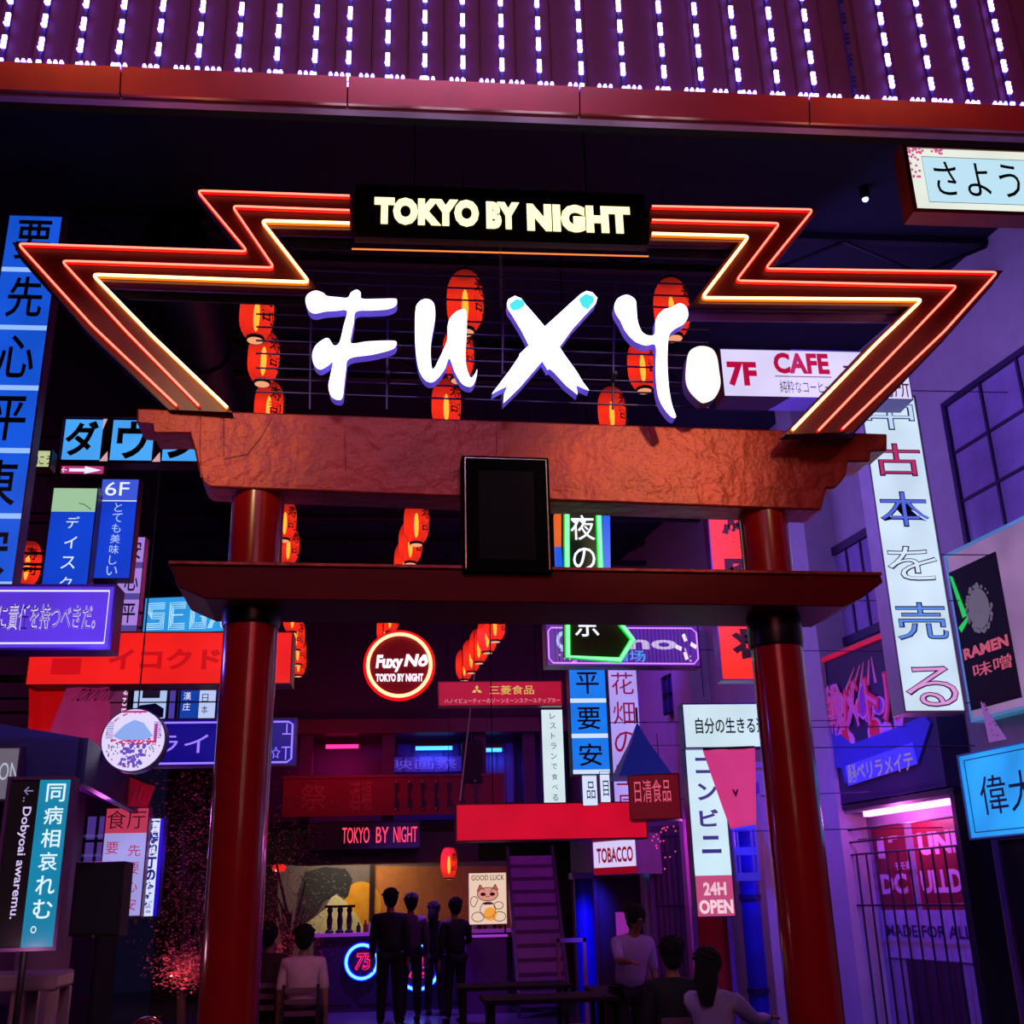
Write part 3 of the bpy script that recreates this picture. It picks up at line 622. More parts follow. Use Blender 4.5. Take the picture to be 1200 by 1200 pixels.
# poster window row under the red sign
o = sign(('row of lit poster windows with dark mullions below the long red sign', 'L'), front(190, 822, 9.9), [(122, 798), (268, 805), (266, 846), (120, 840)],
     [(0, 0, .2, 1, E((120, 40, 90), .7)), (.24, .02, .5, .98, E((175, 200, 245), .95)), (.53, 0, .6, 1, E((90, 70, 190), .7)), (.62, .02, .76, 1, E((20, 70, 180), .8)), (.77, .02, .9, 1, E((190, 205, 250), .95)), (.92, 0, 1, 1, E((20, 60, 180), .8))],
     [('', .31, .12, .45, .4, D((110, 140, 180), .5), {'box': 1}), ('', 0, 0, 0, 0, D((40, 60, 140), .5), {'poly': [(.25, .95), (.25, .75), (.3, .6), (.42, .55), (.49, .7), (.49, .95)]}), ('漢庄', .64, .2, .70, .8, WHT, {'v': 1}), ('日本', .79, .25, .84, .9, INKT, {'v': 1}), ('北乙田', .155, .05, .19, .95, WHT, {'v': 1, 'bold': .02}), ('一ノ二', .93, .1, .98, .9, WHT, {'v': 1})], house=D((30, 10, 60), .4), bez=.006, rods=False, name='poster_window')
MB().box(0, o['_w'], -.02, .0, o['_h']*.46, o['_h']*.49).build('mullion', BLACK, o); MB().box(o['_w']*.58, o['_w']*.6, -.022, .0, -.1, o['_h']).build('mullion', BLACK, o); MB().box(o['_w']*.2, o['_w']*.22, -.022, .0, -.1, o['_h']).build('mullion', BLACK, o)
MB().box(-.05, o['_w']+.05, .1, .3, -.06, o['_h']+.1).build('wall_panel', D((60, 16, 50), .6), o)
# hanging pink fabric banner, pleated
def banner(label, pl, corners, m, texts=(), thick=.01, wave=.02):
    h = [pl.hit(*p) for p in corners]; bx, bz = h[3][0], min(q[1] for q in h)
    o = empty('fabric_banner', pl.world(bx, bz), pl.a, label, 'banner')
    N_ = 14; v = []; f = []
    for j in range(N_+1):
        for i in range(N_+1):
            s_, t_ = i/N_, j/N_
            x = (1-t_)*((1-s_)*h[3][0]+s_*h[2][0])+t_*((1-s_)*h[0][0]+s_*h[1][0]); zz = (1-t_)*((1-s_)*h[3][1]+s_*h[2][1])+t_*((1-s_)*h[0][1]+s_*h[1][1])
            v.append((x-bx, wave*sin(s_*9+t_*2), zz-bz))
    for j in range(N_):
        for i in range(N_): f.append((j*(N_+1)+i, j*(N_+1)+i+1, (j+1)*(N_+1)+i+1, (j+1)*(N_+1)+i))
    q = MB().add(v, f).build('cloth', m, o, smooth=True); q.modifiers.new('thickness', 'SOLIDIFY').thickness = thick
    A = ((h[0][0]-bx, 0, h[0][1]-bz+.01), (h[1][0]-bx, 0, h[1][1]-bz+.01)); MB().tube(A, .012, 6).build('hanging_bar', DKMETAL, o)
    Wc = pl.world(h[0][0], 0); xw = (LW.p[0]-.087*(Wc[1]-LW.p[1]) if Wc[0] < 0 else RW.p[0]-.158*(Wc[1]-RW.p[1]))-Wc[0]
    MB().tube([A[0], (A[0][0]+xw, 0, A[0][2])], .010 if Wc[0] < 0 else .005, 6).build('wall_arm', DKMETAL if Wc[0] < 0 else D((64, 52, 84), .8), o)
    c0 = np.mean(h, 0)
    for s_, dx, dz, ww, hh, mt, k in texts:
        t = MB(); put(t, s_, c0[0]-bx+dx-ww/2, c0[1]-bz+dz-hh/2, c0[0]-bx+dx+ww/2, c0[1]-bz+dz+hh/2, -.035, **k); t.build('lettering', mt, o)
    return o
banner('slanting pink translucent banner with dark capitals below the red sign', front(100, 845, 9.0), [(80, 797), (128, 799), (130, 925), (52, 872)], M('glow_cloth_190_60_110', (190, 60, 110), .7, emit=(170, 40, 100), es=.45), [('TOKYO IN', .03, .22, .3, .1, D((70, 10, 40), .6), {'shear': .1})])  # banner cloths glow by themselves, brightness put into their colour
banner('red glowing fabric banner behind the slanting pink one', front(60, 840, 9.4), [(33, 800), (80, 800), (60, 900), (33, 860)], M('glow_cloth_200_20_24', (200, 20, 24), .7, emit=(190, 8, 10), es=.6))
banner('small red tilted banner with pink scribble below the round sign', front(158, 930, 9.6), [(145, 908), (182, 922), (172, 946), (132, 944)], M('glow_cloth_150_14_40', (150, 14, 40), .7, emit=(120, 5, 20), es=.5), [('////', 0, 0, .16, .12, D((220, 60, 100), .5), {'bold': 0})])

# house with blue roof at the left edge
lw = LW.shift(.02)
light('POINT', 'table_pink_fill', tuple(at(20, 1125, 6.7)), (1, .45, .6), 2.2, radius=.06)  # added pink light to brighten the white table
def lw_pt(x, y): return lw.hit(x, y)
e0 = at(-20, 826, 7.9); 
hs = empty('small_roofed_booth', (e0[0], 7.95, 0), radians(5), 'blue-roofed small booth against the left wall below the purple sign', 'booth')
BR = M('roof_blue', (34, 40, 110), .5, bump=.1)
X1 = .75
MB().add([(-.9, -.3, 3.0), (X1, -.3, 2.72), (X1, 2.2, 2.72), (-.9, 2.2, 3.0), (-.9, -.3, 2.9), (X1, -.3, 2.62), (X1, 2.2, 2.62), (-.9, 2.2, 2.9)], [(0, 1, 2, 3), (7, 6, 5, 4), (0, 4, 5, 1), (1, 5, 6, 2), (2, 6, 7, 3), (3, 7, 4, 0)]).build('roof', BR, hs)
MB().box(X1-.04, X1+.02, -.32, 2.2, 2.42, 2.72).build('fascia_board', D((26, 24, 80), .5), hs)
MB().box(-.9, X1, -.32, -.27, 2.42, 2.72).build('front_fascia', D((26, 24, 80), .5), hs)
MB().box(-.9, .35, .2, 2.1, 0, 2.62).build('wall_body', D((90, 40, 90), .7), hs)
# awning behind
aw = empty('awning', tuple(at(100, 935, 9.7)), radians(5), 'purple sloping awning over the window at the left', 'awning')
MB().add([(-.5, -.5, .32), (.05, -.5, .05), (.35, .9, -.05), (-.5, .9, .3), (-.5, -.5, .26), (.05, -.5, 0), (.35, .9, -.1), (-.5, .9, .24)], [(0, 1, 2, 3), (7, 6, 5, 4), (0, 4, 5, 1), (1, 5, 6, 2), (2, 6, 7, 3), (3, 7, 4, 0)]).build('awning_sheet', M('awning_violet', (110, 50, 130), .6), aw)
MB().tube([(-.5, -.45, .0), (.02, -.45, .0)], .012, 6).build('awning_bar', DKMETAL, aw)
sign(('grey panel with pale capitals under the blue roof at the left edge', 'L'), front(5, 905, 7.5), [(-40, 873), (25, 876), (20, 941), (-40, 938)], E((120, 112, 128), .7), [('ON', .62, .3, .98, .62, E((190, 200, 220), .8))], house=D((70, 40, 70), .5), rods=False, depth=.08)
MB().box(0, 0, 0, 0, 0, 0)
TEAL = E((20, 130, 170), .95, .12)
sg = sign('tall sign with white characters on teal beside a black strip of rotated lettering', front(48, 1010, 6.9, 4), [(12, 908), (90, 912), (63, 1118), (-18, 1112)], [(0, 0, .48, 1, D((7, 4, 18), .6)), (.48, 0, 1, 1, TEAL)],
     [('同病相哀れむ。', .60, .03, .88, .97, E((215, 240, 255), 1.05), {'v': 1, 'gap': .10, 'bold': .01}), ('Dobyoai awaremu.', .24, .18, .40, .82, E((215, 200, 250), .95), {'rot': -90, 'bold': .012}), ('↓..', .26, .06, .4, .15, E((150, 140, 200), .8), {'rot': -90})], house=D((90, 50, 110), .45), bez=.02, rods=False, depth=.14)
MB().tube([(sg['_w']*.5, .07, 0), (sg['_w']*.5, .07, -sg.location.z)], .02, 8).build('post', DKMETAL, sg)
# window under the awning
o = sign('small lit window with dark frame behind the loudspeaker', front(102, 985, 10.4), [(84, 952), (124, 958), (118, 1085), (80, 1080)], [(0, 0, 1, 1, E((90, 60, 160), .6))], (), rods=False, name='side_window', cat='window', house=D((50, 30, 90), .5))
for fx in (.35, .7): MB().box(o['_w']*fx-.012, o['_w']*fx+.012, -.015, 0, 0, o['_h']).build('mullion', DARK, o)
for fz_ in (.55, .62, .8): MB().box(0, o['_w'], -.015, 0, o['_h']*fz_-.012, o['_h']*fz_+.012).build('mullion', E((110, 90, 190), .5), o)
aw.scale = (1.25, 1.1, 1.3)
# loudspeaker on stand
P = at(119, 1053, 8.6); sp = empty('speaker_stand', (P[0], 8.6, 0), 0, 'slim black tripod stand holding the loudspeaker at the left', 'stand')
MB().tube([(0, 0, .1), (0, 0, P[2]-.26)], .018, 8).build('pole', DKMETAL, sp)
for k in range(3): MB().tube([(0, 0, .5), (.35*cos(k*2.09), .35*sin(k*2.09), .01)], .012, 6).build('leg', DKMETAL, sp)
W = (at(148, 1050, 8.6)-at(90, 1050, 8.6))[0]; H = at(119, 1010, 8.6)[2]-at(119, 1096, 8.6)[2]
sk = empty('loudspeaker', (P[0], 8.6, P[2]-H/2), 0, 'black box loudspeaker on the tripod stand in front of the white and red sign', 'speaker')
MB().box(-W/2, W/2, -.12, .14, 0, H).build('cabinet', M('speaker_black', (7, 6, 12), .5), sk, bevel=.01); MB().box(-W/2+.02, W/2-.02, -.128, -.12, .02, H-.02).build('grille', M('speaker_grille', (10, 9, 16), .7), sk)
MB().prism(disc(.01, 10), -.134, -.128).build('badge', D((90, 90, 100), .3), sk)
PNK = E((205, 60, 90), .75)
sign(('white sign with red characters under a pink heading, behind the loudspeaker', 'L'), front(147, 1010, 10.2), [(124, 943), (178, 949), (163, 1078), (113, 1072)], [(0, 0, 1, .235, PNK), (0, .235, 1, 1, E((170, 165, 240), .85, .1))],
     [('食厅', .05, .03, .92, .2, D((90, 10, 30), .5), {'bold': -.005}), ('要', .08, .32, .36, .43, E((190, 20, 70), .8), {}), ('先要心安', .58, .32, .86, .97, E((190, 20, 70), .8), {'v': 1, 'gap': .17}), ('先心心', .08, .5, .36, .97, E((190, 20, 70), .8), {'v': 1, 'gap': .17})], house=D((120, 30, 70), .4), bez=.01, rods=False, depth=.1)
BW = E((205, 215, 255), 1.1)
o = sign(('narrow blue and white sign with jumbled lettering beside the cherry tree', 'L'), front(177, 1018, 10.4), [(177, 957), (195, 960), (183, 1076), (164, 1073)], [(0, 0, .72, 1, BW), (.72, 0, 1, 1, E((20, 10, 200), 1.0))],
     [('酒場横丁の夜祭', .05, .02, .66, .9, E((20, 14, 150), .6), {'v': 1, 'gap': .02, 'bold': .05}), ('飲食', .2, .88, .6, .97, INKT, {'v': 1})], house=D((24, 16, 110), .4), bez=.006, rods=False)

# white table at the bottom left
P = at(72, 1140, 7.4)
tb = empty('white_side_table', (P[0]-.45, 7.4, 0), radians(4), 'white plastic table with thick legs in the bottom left corner', 'table')
zt = P[2]; TW = M('white_plastic', (160, 130, 150), .5)
MB().box(-.4, .42, 0, .5, zt-.1, zt).build('tabletop', TW, tb, bevel=.02)
for x in (-.36, .16, .36): 
    for y in (.04, .4): MB().box(x, x+.06 if x != .16 else x+.07, y, y+.06, 0, zt-.1).build('leg', TW, tb)
# ================================================================ CENTRE SIGNS
# round red neon sign
pl = front(468, 779, 13.0); c0 = pl.hit(468, 779); rr = (pl.hit(506, 779)[0]-pl.hit(430, 779)[0])/2
o = empty('round_neon_sign', pl.world(*c0), 0, 'round red neon ring sign with white script hanging in mid alley', 'neon sign')
MB().prism(disc(rr*.97), .03, .09).build('backing_disc', M('disc_red', (110, 8, 14), .5, emit=(110, 2, 8), es=.5), o)
MB().tube([(rr*.97*cos(2*pi*k/48), 0, rr*.97*sin(2*pi*k/48)) for k in range(48)], .021, 8, True).build('neon_ring', M('ring_tube', (255, 160, 130), .4, emit=(255, 176, 130), es=2.4), o)
MB().tube([(rr*1.03*cos(2*pi*k/48), .03, rr*1.03*sin(2*pi*k/48)) for k in range(48)], .032, 8, True).build('ring_channel', M('ring_jacket', (200, 10, 10), .4, emit=(255, 14, 14), es=1.3), o)
t = MB(); put(t, 'Fuxy', -rr*.74, -rr*.22, rr*.08, rr*.32, .01, .045, shear=.02); put(t, 'Nô', rr*.14, -.02, rr*.86, rr*.34, .01, .045, shear=.03)
put(t, 'TOKYO BY NIGHT', -rr*.72, -rr*.52, rr*.74, -rr*.27, .01, .05); t.build('lettering', E((255, 225, 240), 1.5), o)
MB().tube([(-.2, .06, rr), (-.2, .06, 7.25-c0[1])], .006, 5).build('hanging_rod', DKMETAL, o); MB().tube([(.2, .06, rr), (.2, .06, 7.25-c0[1])], .006, 5).build('hanging_rod', DKMETAL, o)
GOLD = E((225, 190, 90), .95)
def rhomb(cx, cy, dx, dy, a, k):   # one of three diamonds in fraction space
    return [(cx+k[0]*(x*cos(a)-y*sin(a)), cy-k[1]*(x*sin(a)+y*cos(a))) for x, y in ((0, 0), (.5, .866), (0, 1.732), (-.5, .866))]
kk = (.026, .115)
sign('red sign with gold characters and three-diamond emblem in mid alley', front(587, 812, 12.0), [(514, 795), (660, 801), (658, 830), (513, 825)], E((176, 14, 44), .95, .08),
     [('', 0, 0, 0, 0, GOLD, {'poly': rhomb(.31, .36, 0, 0, radians(a), kk)}) for a in (0, 120, 240)] + [('三菱食品', .41, .18, .77, .54, GOLD, {'bold': .004}), ('ハノイビューティーのゾーンミーンスクールテップカー', .05, .68, .98, .88, E((240, 150, 170), .9), {'bold': .005})],
     house=D((150, 24, 60), .4), bez=.01)
# cord going down from the sign
cdm = empty('pull_cord', (0, 0, 0), 0, 'thin pale cord running down from the slanting lanterns to the blank red sign', 'cord')
A = at(556, 790, 12.5); B = at(539, 938, 12.5); cdm.location = tuple(B); MB().tube([(A[0]-B[0], 0, A[2]-B[2]), (0, 0, 0)], .007, 6).build('cord_strand', M('glow_cord_190_150_170', (190, 150, 170), .5, emit=(90, 50, 70), es=.4), cdm)  # strand has a faint glow put into its colour
MB().tube([(A[0]-B[0], 0, A[2]-B[2]), (A[0]-B[0]+.02, 0, 7.25-B[2])], .004, 5).build('cord_end', DKMETAL, cdm)
sign('narrow white vertical sign with small katakana beside the blue stack', front(647, 886, 12.4), [(633, 830), (664, 832), (659, 943), (637, 941)], E((214, 232, 238), 1.0, .05),
     [('レストランで食べる', .4, .02, .66, .99, D((30, 34, 60), .5), {'v': 1, 'gap': .2, 'keep': 1})], house=D((70, 50, 170), .4), bez=.008, depth=.14)
# green neon sign (two tubes, characters, arrow foot)
gp = front(683, 690, 8.2)
GRN = M('tube_green', (120, 255, 170), .4, emit=(120, 255, 160), es=1.7); GJ = M('tube_jacket_green', (10, 180, 50), .4, emit=(6, 220, 50), es=.9)
q = [gp.hit(*p) for p in [(649, 598), (714, 601), (713, 730), (742, 750), (725, 774), (658, 768)]]
lo = min(a[1] for a in q); x0_ = q[0][0]
o = empty('green_neon_sign', gp.world(x0_, lo), 0, 'vertical green neon sign with white characters and a pointed foot behind the lower beam', 'neon sign')
L2 = lambda pts, y=-.03: [(gp.hit(*p)[0]-x0_, y, gp.hit(*p)[1]-lo) for p in pts]
MB().prism([(a-x0_, b2-lo) for a, b2 in [gp.hit(*p) for p in [(660, 598), (706, 600), (708, 728), (732, 731), (744, 750), (726, 774), (662, 768)]]], 0, .1).build('backing_board', M('green_board', (12, 60, 34), .4), o)
MB().tube(L2([(664, 594), (664, 640), (665, 770), (726, 774), (741, 750), (725, 729)]), .016, 8).build('outer_tube', GRN, o)
MB().tube(L2([(701, 596), (705, 720)]), .016, 8).build('inner_tube', GRN, o)
MB().tube(L2([(664, 594), (664, 640), (665, 770), (726, 774), (741, 750), (725, 729)], -.008), .026, 8).build('tube_channel', GJ, o)
MB().tube(L2([(701, 596), (705, 720)], -.008), .026, 8).build('tube_channel', GJ, o)
t = MB()
for ch, (xa, ya, xb, yb) in (('夜', (669, 604, 696, 633)), ('の', (672, 642, 697, 668)), ('東', (672, 680, 699, 712)), ('京', (674, 716, 701, 746))):
    A = gp.hit(xa, yb); B = gp.hit(xb, ya); put(t, ch, A[0]-x0_, A[1]-lo, B[0]-x0_, B[1]-lo, -.006, .004)
t.build('lettering', E((235, 240, 255), 1.3), o)
for nm, pp, m_ in (('orange_side_panel', [(650, 601), (658, 601), (658, 640), (651, 640)], E((235, 95, 20), .95)), ('blue_side_panel', [(651, 640), (658, 640), (660, 668), (652, 668)], E((20, 90, 225), 1)), ('blue_side_panel', [(705, 602), (715, 602), (716, 672), (707, 672)], E((24, 96, 240), 1))):
    MB().prism([(gp.hit(*p)[0]-x0_, gp.hit(*p)[1]-lo) for p in pp], .01, .08).build(nm, m_, o)
MB().tube([(.15, .05, 1.4), (.15, .05, 7.25-lo)], .01, 6).build('hanging_rod', DKMETAL, o)
VIO = E((96, 44, 170), .85, .1); VL = E((215, 130, 255), 1.3)
R3 = random.Random(4)
cards = [('', 0, 0, 0, 0, E((240, 225, 255), 1.1), {'poly': [(cx+.10*cos(a+t)/4.3, cy+.10*sin(a+t)) for t in (0.5, 2.64, 3.64, 5.78)]}) for cx, cy, a in ((.905, .32, 1.2), (.86, .55, .4), (.96, .5, .5), (.905, .74, 1.3))]
dots = [('', 0, 0, 0, 0, E((220, 160, 255), 1.0), {'poly': [(cx+.006*cos(t), cy+.03*sin(t)) for t in (0, 1.6, 3.1, 4.7)]}) for cx, cy in [(R3.uniform(.08, .2), R3.uniform(.6, .95)) for k in range(14)]+[(R3.uniform(.87, .94), R3.uniform(.55, .9)) for k in range(8)]]
vl = [('', x, .06, x+.003, .94, D((60, 20, 110), .5), {'box': 1}) for x in np.arange(.06, .95, .025)]
o = sign(('violet casino sign with pale neon border and playing cards behind the green sign', 'R'), front(730, 758, 9.6, 3), [(638, 725), (818, 736), (822, 786), (640, 777)], VIO,
     vl+[('C', .07, .2, .14, .62, E((170, 190, 255), 1.1), {'bold': .05}), ('asino', .2, .3, .88-.03, .6, E((205, 185, 235), 1.0), {'bold': .03, 'lift': .002}), ('赌场', .42, .62, .64, .88, E((70, 160, 250), 1.1), {'bold': .01, 'lift': .002}),
     ('', 0, 0, 0, 0, VL, {'line': [(.04, .12), (.955, .10), (.985, .2), (.985, .8), (.955, .92), (.045, .92), (.02, .82), (.02, .2)], 'closed': True, 'r': .007}),
     ('', 0, 0, 0, 0, D((70, 10, 90), .5), {'poly': [(.36, .2), (.52, .2), (.52, .6), (.36, .6)]})]+cards+dots, house=D((90, 40, 120), .4), bez=.01, depth=.15)
sign(('blue sign of three stacked single-character squares below the casino sign', 'R'), front(691, 845, 11.0), [(667, 781), (713, 783), (712, 909), (669, 907)], panels(3, E((24, 120, 235), 1.0, .08), E((205, 225, 255), 1.0), .12),
     [(c, .2, (i+.14)/3, .8, (i+.76)/3, INKT, {'bold': .008}) for i, c in enumerate('平要安')], house=D((30, 40, 120), .4), bez=.008, depth=.16)
sign(('lilac vertical sign with thin crimson characters beside the stacked blue squares', 'R'), front(733, 874, 11.8), [(713, 783), (754, 785), (749, 966), (719, 964)], E((178, 158, 245), .95, .08),
     [('花畑の宝庫', .12, .0, .86, .98, E((150, 10, 70), .8), {'v': 1, 'gap': .12})], house=D((120, 70, 170), .4), bez=.008, depth=.1)
for i, (cs, tx) in enumerate(((((682, 904), (700, 904), (700, 945), (682, 944)), '品'), (((700, 905), (711, 903), (719, 938), (706, 943)), '目'))):
    sign(['small white card sign hanging straight below the blue squares', 'small white card sign tilted beside its straight twin'][i], front(700, 925, 11.1-i*.1), cs, E((215, 225, 255), 1.0), [(tx, .3, .3, .85, .8, INKT, {})], bez=.004, depth=.03, top=float(at(690, 900, 11.1)[2]), name='card_sign')
RB = E((206, 10, 44), .95, .08)
sign('long blank crimson sign hanging across the alley over the bar', front(640, 962, 11.5, 1), [(534, 937), (760, 944), (757, 989), (534, 980)], RB, (), house=D((150, 16, 50), .4), bez=.012, depth=.25)
# blue tent over the red stall
T0 = at(760, 945, 10.9)
tt = empty('conical_tent', (T0[0], 11.2, at(764, 912, 11.2)[2]), 0, 'small dark blue peaked canopy on top of the dark red food stall sign', 'canopy')
hh = at(760, 848, 11.2)[2]-at(760, 914, 11.2)[2]; ww = (at(795, 912, 11.2)-at(733, 912, 11.2))[0]/2
MB().add([(-ww, -ww, 0), (ww, -ww, 0), (ww, ww, 0), (-ww, ww, 0), (-ww*.35, -ww*.35, hh*.6), (ww*.35, -ww*.35, hh*.6), (ww*.35, ww*.35, hh*.6), (-ww*.35, ww*.35, hh*.6), (0, 0, hh)],
    [(0, 1, 5, 4), (1, 2, 6, 5), (2, 3, 7, 6), (3, 0, 4, 7), (4, 5, 8), (5, 6, 8), (6, 7, 8), (7, 4, 8), (3, 2, 1, 0)]).build('canopy_cloth', M('tent_blue', (40, 60, 170), .5, emit=(16, 30, 110), es=.4), tt)  # canopy cloth brightened by a glow of its own
MB().tube([(0, 0, hh), (0, 0, hh+.15)], .012, 6).build('finial', DKMETAL, tt)
sign(('dark red stall sign with pink characters under the blue peaked canopy', 'R'), front(765, 935, 10.9, -14), [(737, 911), (797, 903), (797, 955), (737, 966)], E((110, 8, 26), .7), [('日清食品', .12, .12, .82, .62, E((225, 90, 120), .95), {})], house=D((110, 10, 30), .4), bez=.01, rods=False, depth=.35)
RWp = RW.shift(1.3)
sign(('white and crimson tobacco shop sign with side box on the right wall', 'R'), Plane((T0[0]+.45, 13.4), -58), [(694, 986), (745, 969), (747, 1021), (697, 1029)], [(0, 0, 1, .15, M('lacquer_170_10_30', (170, 10, 30), .4, emit=(150, 6, 30), es=.8)), (0, .15, 1, .82, E((215, 200, 250), 1.0)), (0, .82, 1, 1, M('lacquer_170_10_30', (170, 10, 30), .4, emit=(150, 6, 30), es=.8))],
     [('TOBACCO', .09, .32, .92, .70, E((150, 6, 40), .8), {'bold': .03})], house=D((200, 140, 200), .4), bez=.008, rods=False, depth=.4)

# ================================================================ RIGHT SIDE SIGNS
sign(('small white sign with dark writing above the vertical convenience store sign', 'R'), front(840, 850, 9.8), [(799, 821), (892, 827), (890, 880), (801, 874)], E((205, 228, 240), 1.0, .06), [('自分の生きる道', .16, .32, 1.08, .68, D((24, 30, 60), .5), {'bold': .015})], house=D((80, 50, 160), .4), bez=.012, depth=.14)
sign(('tall white convenience store sign with dark katakana and pink foot', 'R'), front(833, 975, 9.9), [(801, 876), (850, 878), (859, 1076), (817, 1074)], [(0, 0, 1, .765, E((205, 232, 246), 1.0, .06)), (0, .765, 1, 1, E((205, 80, 130), .85))],
     [('コンビニ', .26, .03, .76, .66, E((66, 56, 150), .8), {'v': 1, 'gap': .17, 'bold': .03}), ('24H', .22, .80, .80, .875, E((240, 190, 210), 1.0), {'bold': .04}), ('OPEN', .08, .90, .94, .98, E((245, 205, 220), 1.0), {'bold': .045})], house=D((70, 60, 170), .4), bez=.01, rods=False, depth=.14)
banner('pink banner with a faint drawing hanging beside the convenience store sign', front(858, 920, 9.5), [(824, 879), (884, 877), (886, 966), (857, 971)], M('pink_cloth', (230, 90, 160), .6, emit=(215, 60, 130), es=.75), [('v', -.02, -.05, .06, .06, D((150, 30, 110), .5), {'bold': .03})])  # this cloth glows by itself too
sign(('red vertical sign with black brush strokes beside the right pillar', 'R'), front(850, 690, 9.0), [(829, 602), (893, 606), (908, 800), (844, 795)], E((255, 48, 32), 1.0, .08),
     [('焼肉大将', .25, .0, 1.05, .9, D((70, 4, 8), .5), {'v': 1, 'gap': .1, 'bold': .05})], house=D((150, 90, 190), .4), bez=.012, depth=.14)
# top right sayonara sign
sign(('white sign with hiragana and cherry print in a copper frame, top right corner', 'R'), front(1130, 210, 6.0, 0), [(1058, 169), (1290, 178), (1296, 257), (1068, 249)], [(0, 0, 1, 1, E((232, 238, 225), 1.0, .05))],
     [('さようなら', .14, .24, .90, .74, D((20, 24, 60), .5), {}), ('', 0, 0, 0, 0, D((60, 90, 110), .5), {'line': [(.09, .18), (.95, .18), (.95, .84), (.09, .84)], 'closed': True, 'r': .002}), ('', .09, .18, .95, .84, E((190, 228, 245), 1.0), {'box': 1, 'lift': -.003})] +
     [('', 0, 0, 0, 0, E((215, 90, 150), .9), {'poly': [(cx+.007*cos(t), cy+.02*sin(t)) for t in (0, 1.2, 2.5, 3.8, 5)]}) for cx, cy in [(R3.uniform(.01, .07), R3.uniform(.03, .5)) for k in range(34)]+[(R3.uniform(.05, .2), R3.uniform(.02, .13)) for k in range(26)]],
     house=D((150, 60, 50), .35), bez=.03, depth=.14, name='framed_sign')
CR = E((190, 14, 66), .9)
sign(('white cafe sign reading 7F in crimson behind the right bolt', 'R'), front(940, 436, 8.0, 0), [(844, 404), (1066, 418), (1066, 474), (846, 460)], E((222, 212, 252), 1.0, .06),
     [('7F', .03, .27, .185, .78, CR, {'bold': .05}), ('CAFE', .28, .06, .575, .50, CR, {'bold': .045}), ('', .28, .55, .58, .565, D((120, 60, 110), .5), {'box': 1}), ('純粋なコーヒー', .30, .64, .57, .9, D((90, 60, 110), .5), {}), ('一坪', .65, .08, .8, .6, D((120, 40, 100), .5), {}), ('場所', .82, .5, .99, .95, D((170, 40, 110), .5), {})], house=D((90, 80, 140), .4), bez=.006, depth=.25)
def outl(ch, y0, y1, xa, xb, col):
    return [(ch, xa, y0, xb, y1, D((14, 20, 60), .5), {'bold': .016}), (ch, xa+.02, y0+.004, xb-.02, y1-.004, col, {'bold': -.006, 'lift': .004})]
tx = []
for (ch, ya, yb, col) in (('中', .01, .12, E((190, 215, 250), 1)), ('古', .165, .275, E((190, 50, 110), .9)), ('本', .325, .44, E((90, 110, 235), .9)), ('を', .50, .61, E((215, 230, 250), 1)), ('売', .675, .79, E((90, 140, 235), .95)), ('る', .865, .985, E((225, 150, 220), .95))):
    tx += outl(ch, ya, yb, .07, .93, col)
sign(('tall white bookshop sign with big outlined characters at the right', 'R'), front(1080, 650, 8.4, 0), [(1010, 462), (1071, 465), (1134, 838), (1054, 832)], E((206, 226, 246), 1.0, .1), tx, house=D((120, 110, 130), .35), bez=.014, depth=.22)
# boxed side poster on the right wall
rp = RW.shift(.14)
o = sign('pale light box with a dark spotted dish poster on the right wall', rp, [(1099, 660), (1262, 568), (1300, 800), (1150, 850)], E((170, 130, 185), .6, .15), (), house=M('poster_frame', (130, 190, 210), .4, emit=(60, 140, 170), es=.4), bez=.03, rods=False, depth=.12, name='poster_box')
W, H = o['_w'], o['_h']
pts_ = [rp.hit(*p) for p in ((1112, 680), (1163, 648), (1215, 800), (1165, 826))]
ua = min(rp.hit(1099, 660)[0], rp.hit(1150, 850)[0])
ox_, oz_ = (o.location.x, o.location.z)
def loc_(px_, py_):
    u, zz = rp.hit(px_, py_); W0 = rp.world(u, zz); d_ = W0-np.array(o.location); return float(d_@rp.u), float(d_[2])
a1 = loc_(1113, 672); a2 = loc_(1163, 648); a3 = loc_(1165, 826)
zt_, zb_ = (a1[1]+a2[1])/2, a3[1]; xa_, xb_ = a1[0], a2[0]+.05
MB().box(xa_, xb_, -.012, -.003, zb_, zt_).build('poster_print', M('poster_dark', (6, 5, 12), .7), o)
m = MB()
for k in range(90):
    a = R3.uniform(0, 6.28); r = R3.choice([1, .95, .9, R3.uniform(0, .8)])*.17; cxx = (xa_+xb_)/2+r*cos(a); czz = zt_-.42+r*sin(a)*1.25; s_ = R3.uniform(.006, .02)
    m.prism([(cxx+s_*cos(t), czz+s_*1.2*sin(t)) for t in (0, 1.2, 2.5, 3.8, 5)], -.016, -.012)
m.prism([((xa_+xb_)/2+.14*cos(2*pi*k/20), zt_-.42+.18*sin(2*pi*k/20)) for k in range(20)], -.0135, -.0115)
m.build('dish_print', E((120, 112, 130), .55), o)
m = MB(); zz_ = zt_-.42
m.prism([(xa_+.01, zt_-.03), (xa_+.05, zt_-.05), (xa_+.16, zz_-.02), (xa_+.10, zz_-.03)], -.018, -.014); m.prism([(xa_+.02, zz_-.1), (xa_+.17, zz_-.03), (xa_+.15, zz_-.08), (xa_+.05, zz_-.15)], -.018, -.014)
m.build('green_laser_print', E((10, 210, 80), .8), o)
t = MB(); put(t, 'RAMEN', xa_+.03, zt_-.82, xb_-.03, zt_-.72, -.016, .05); put(t, '味噌', xa_+.12, zt_-1.0, xb_-.03, zt_-.88, -.016, .008); t.build('lettering', E((215, 90, 110), .7), o)
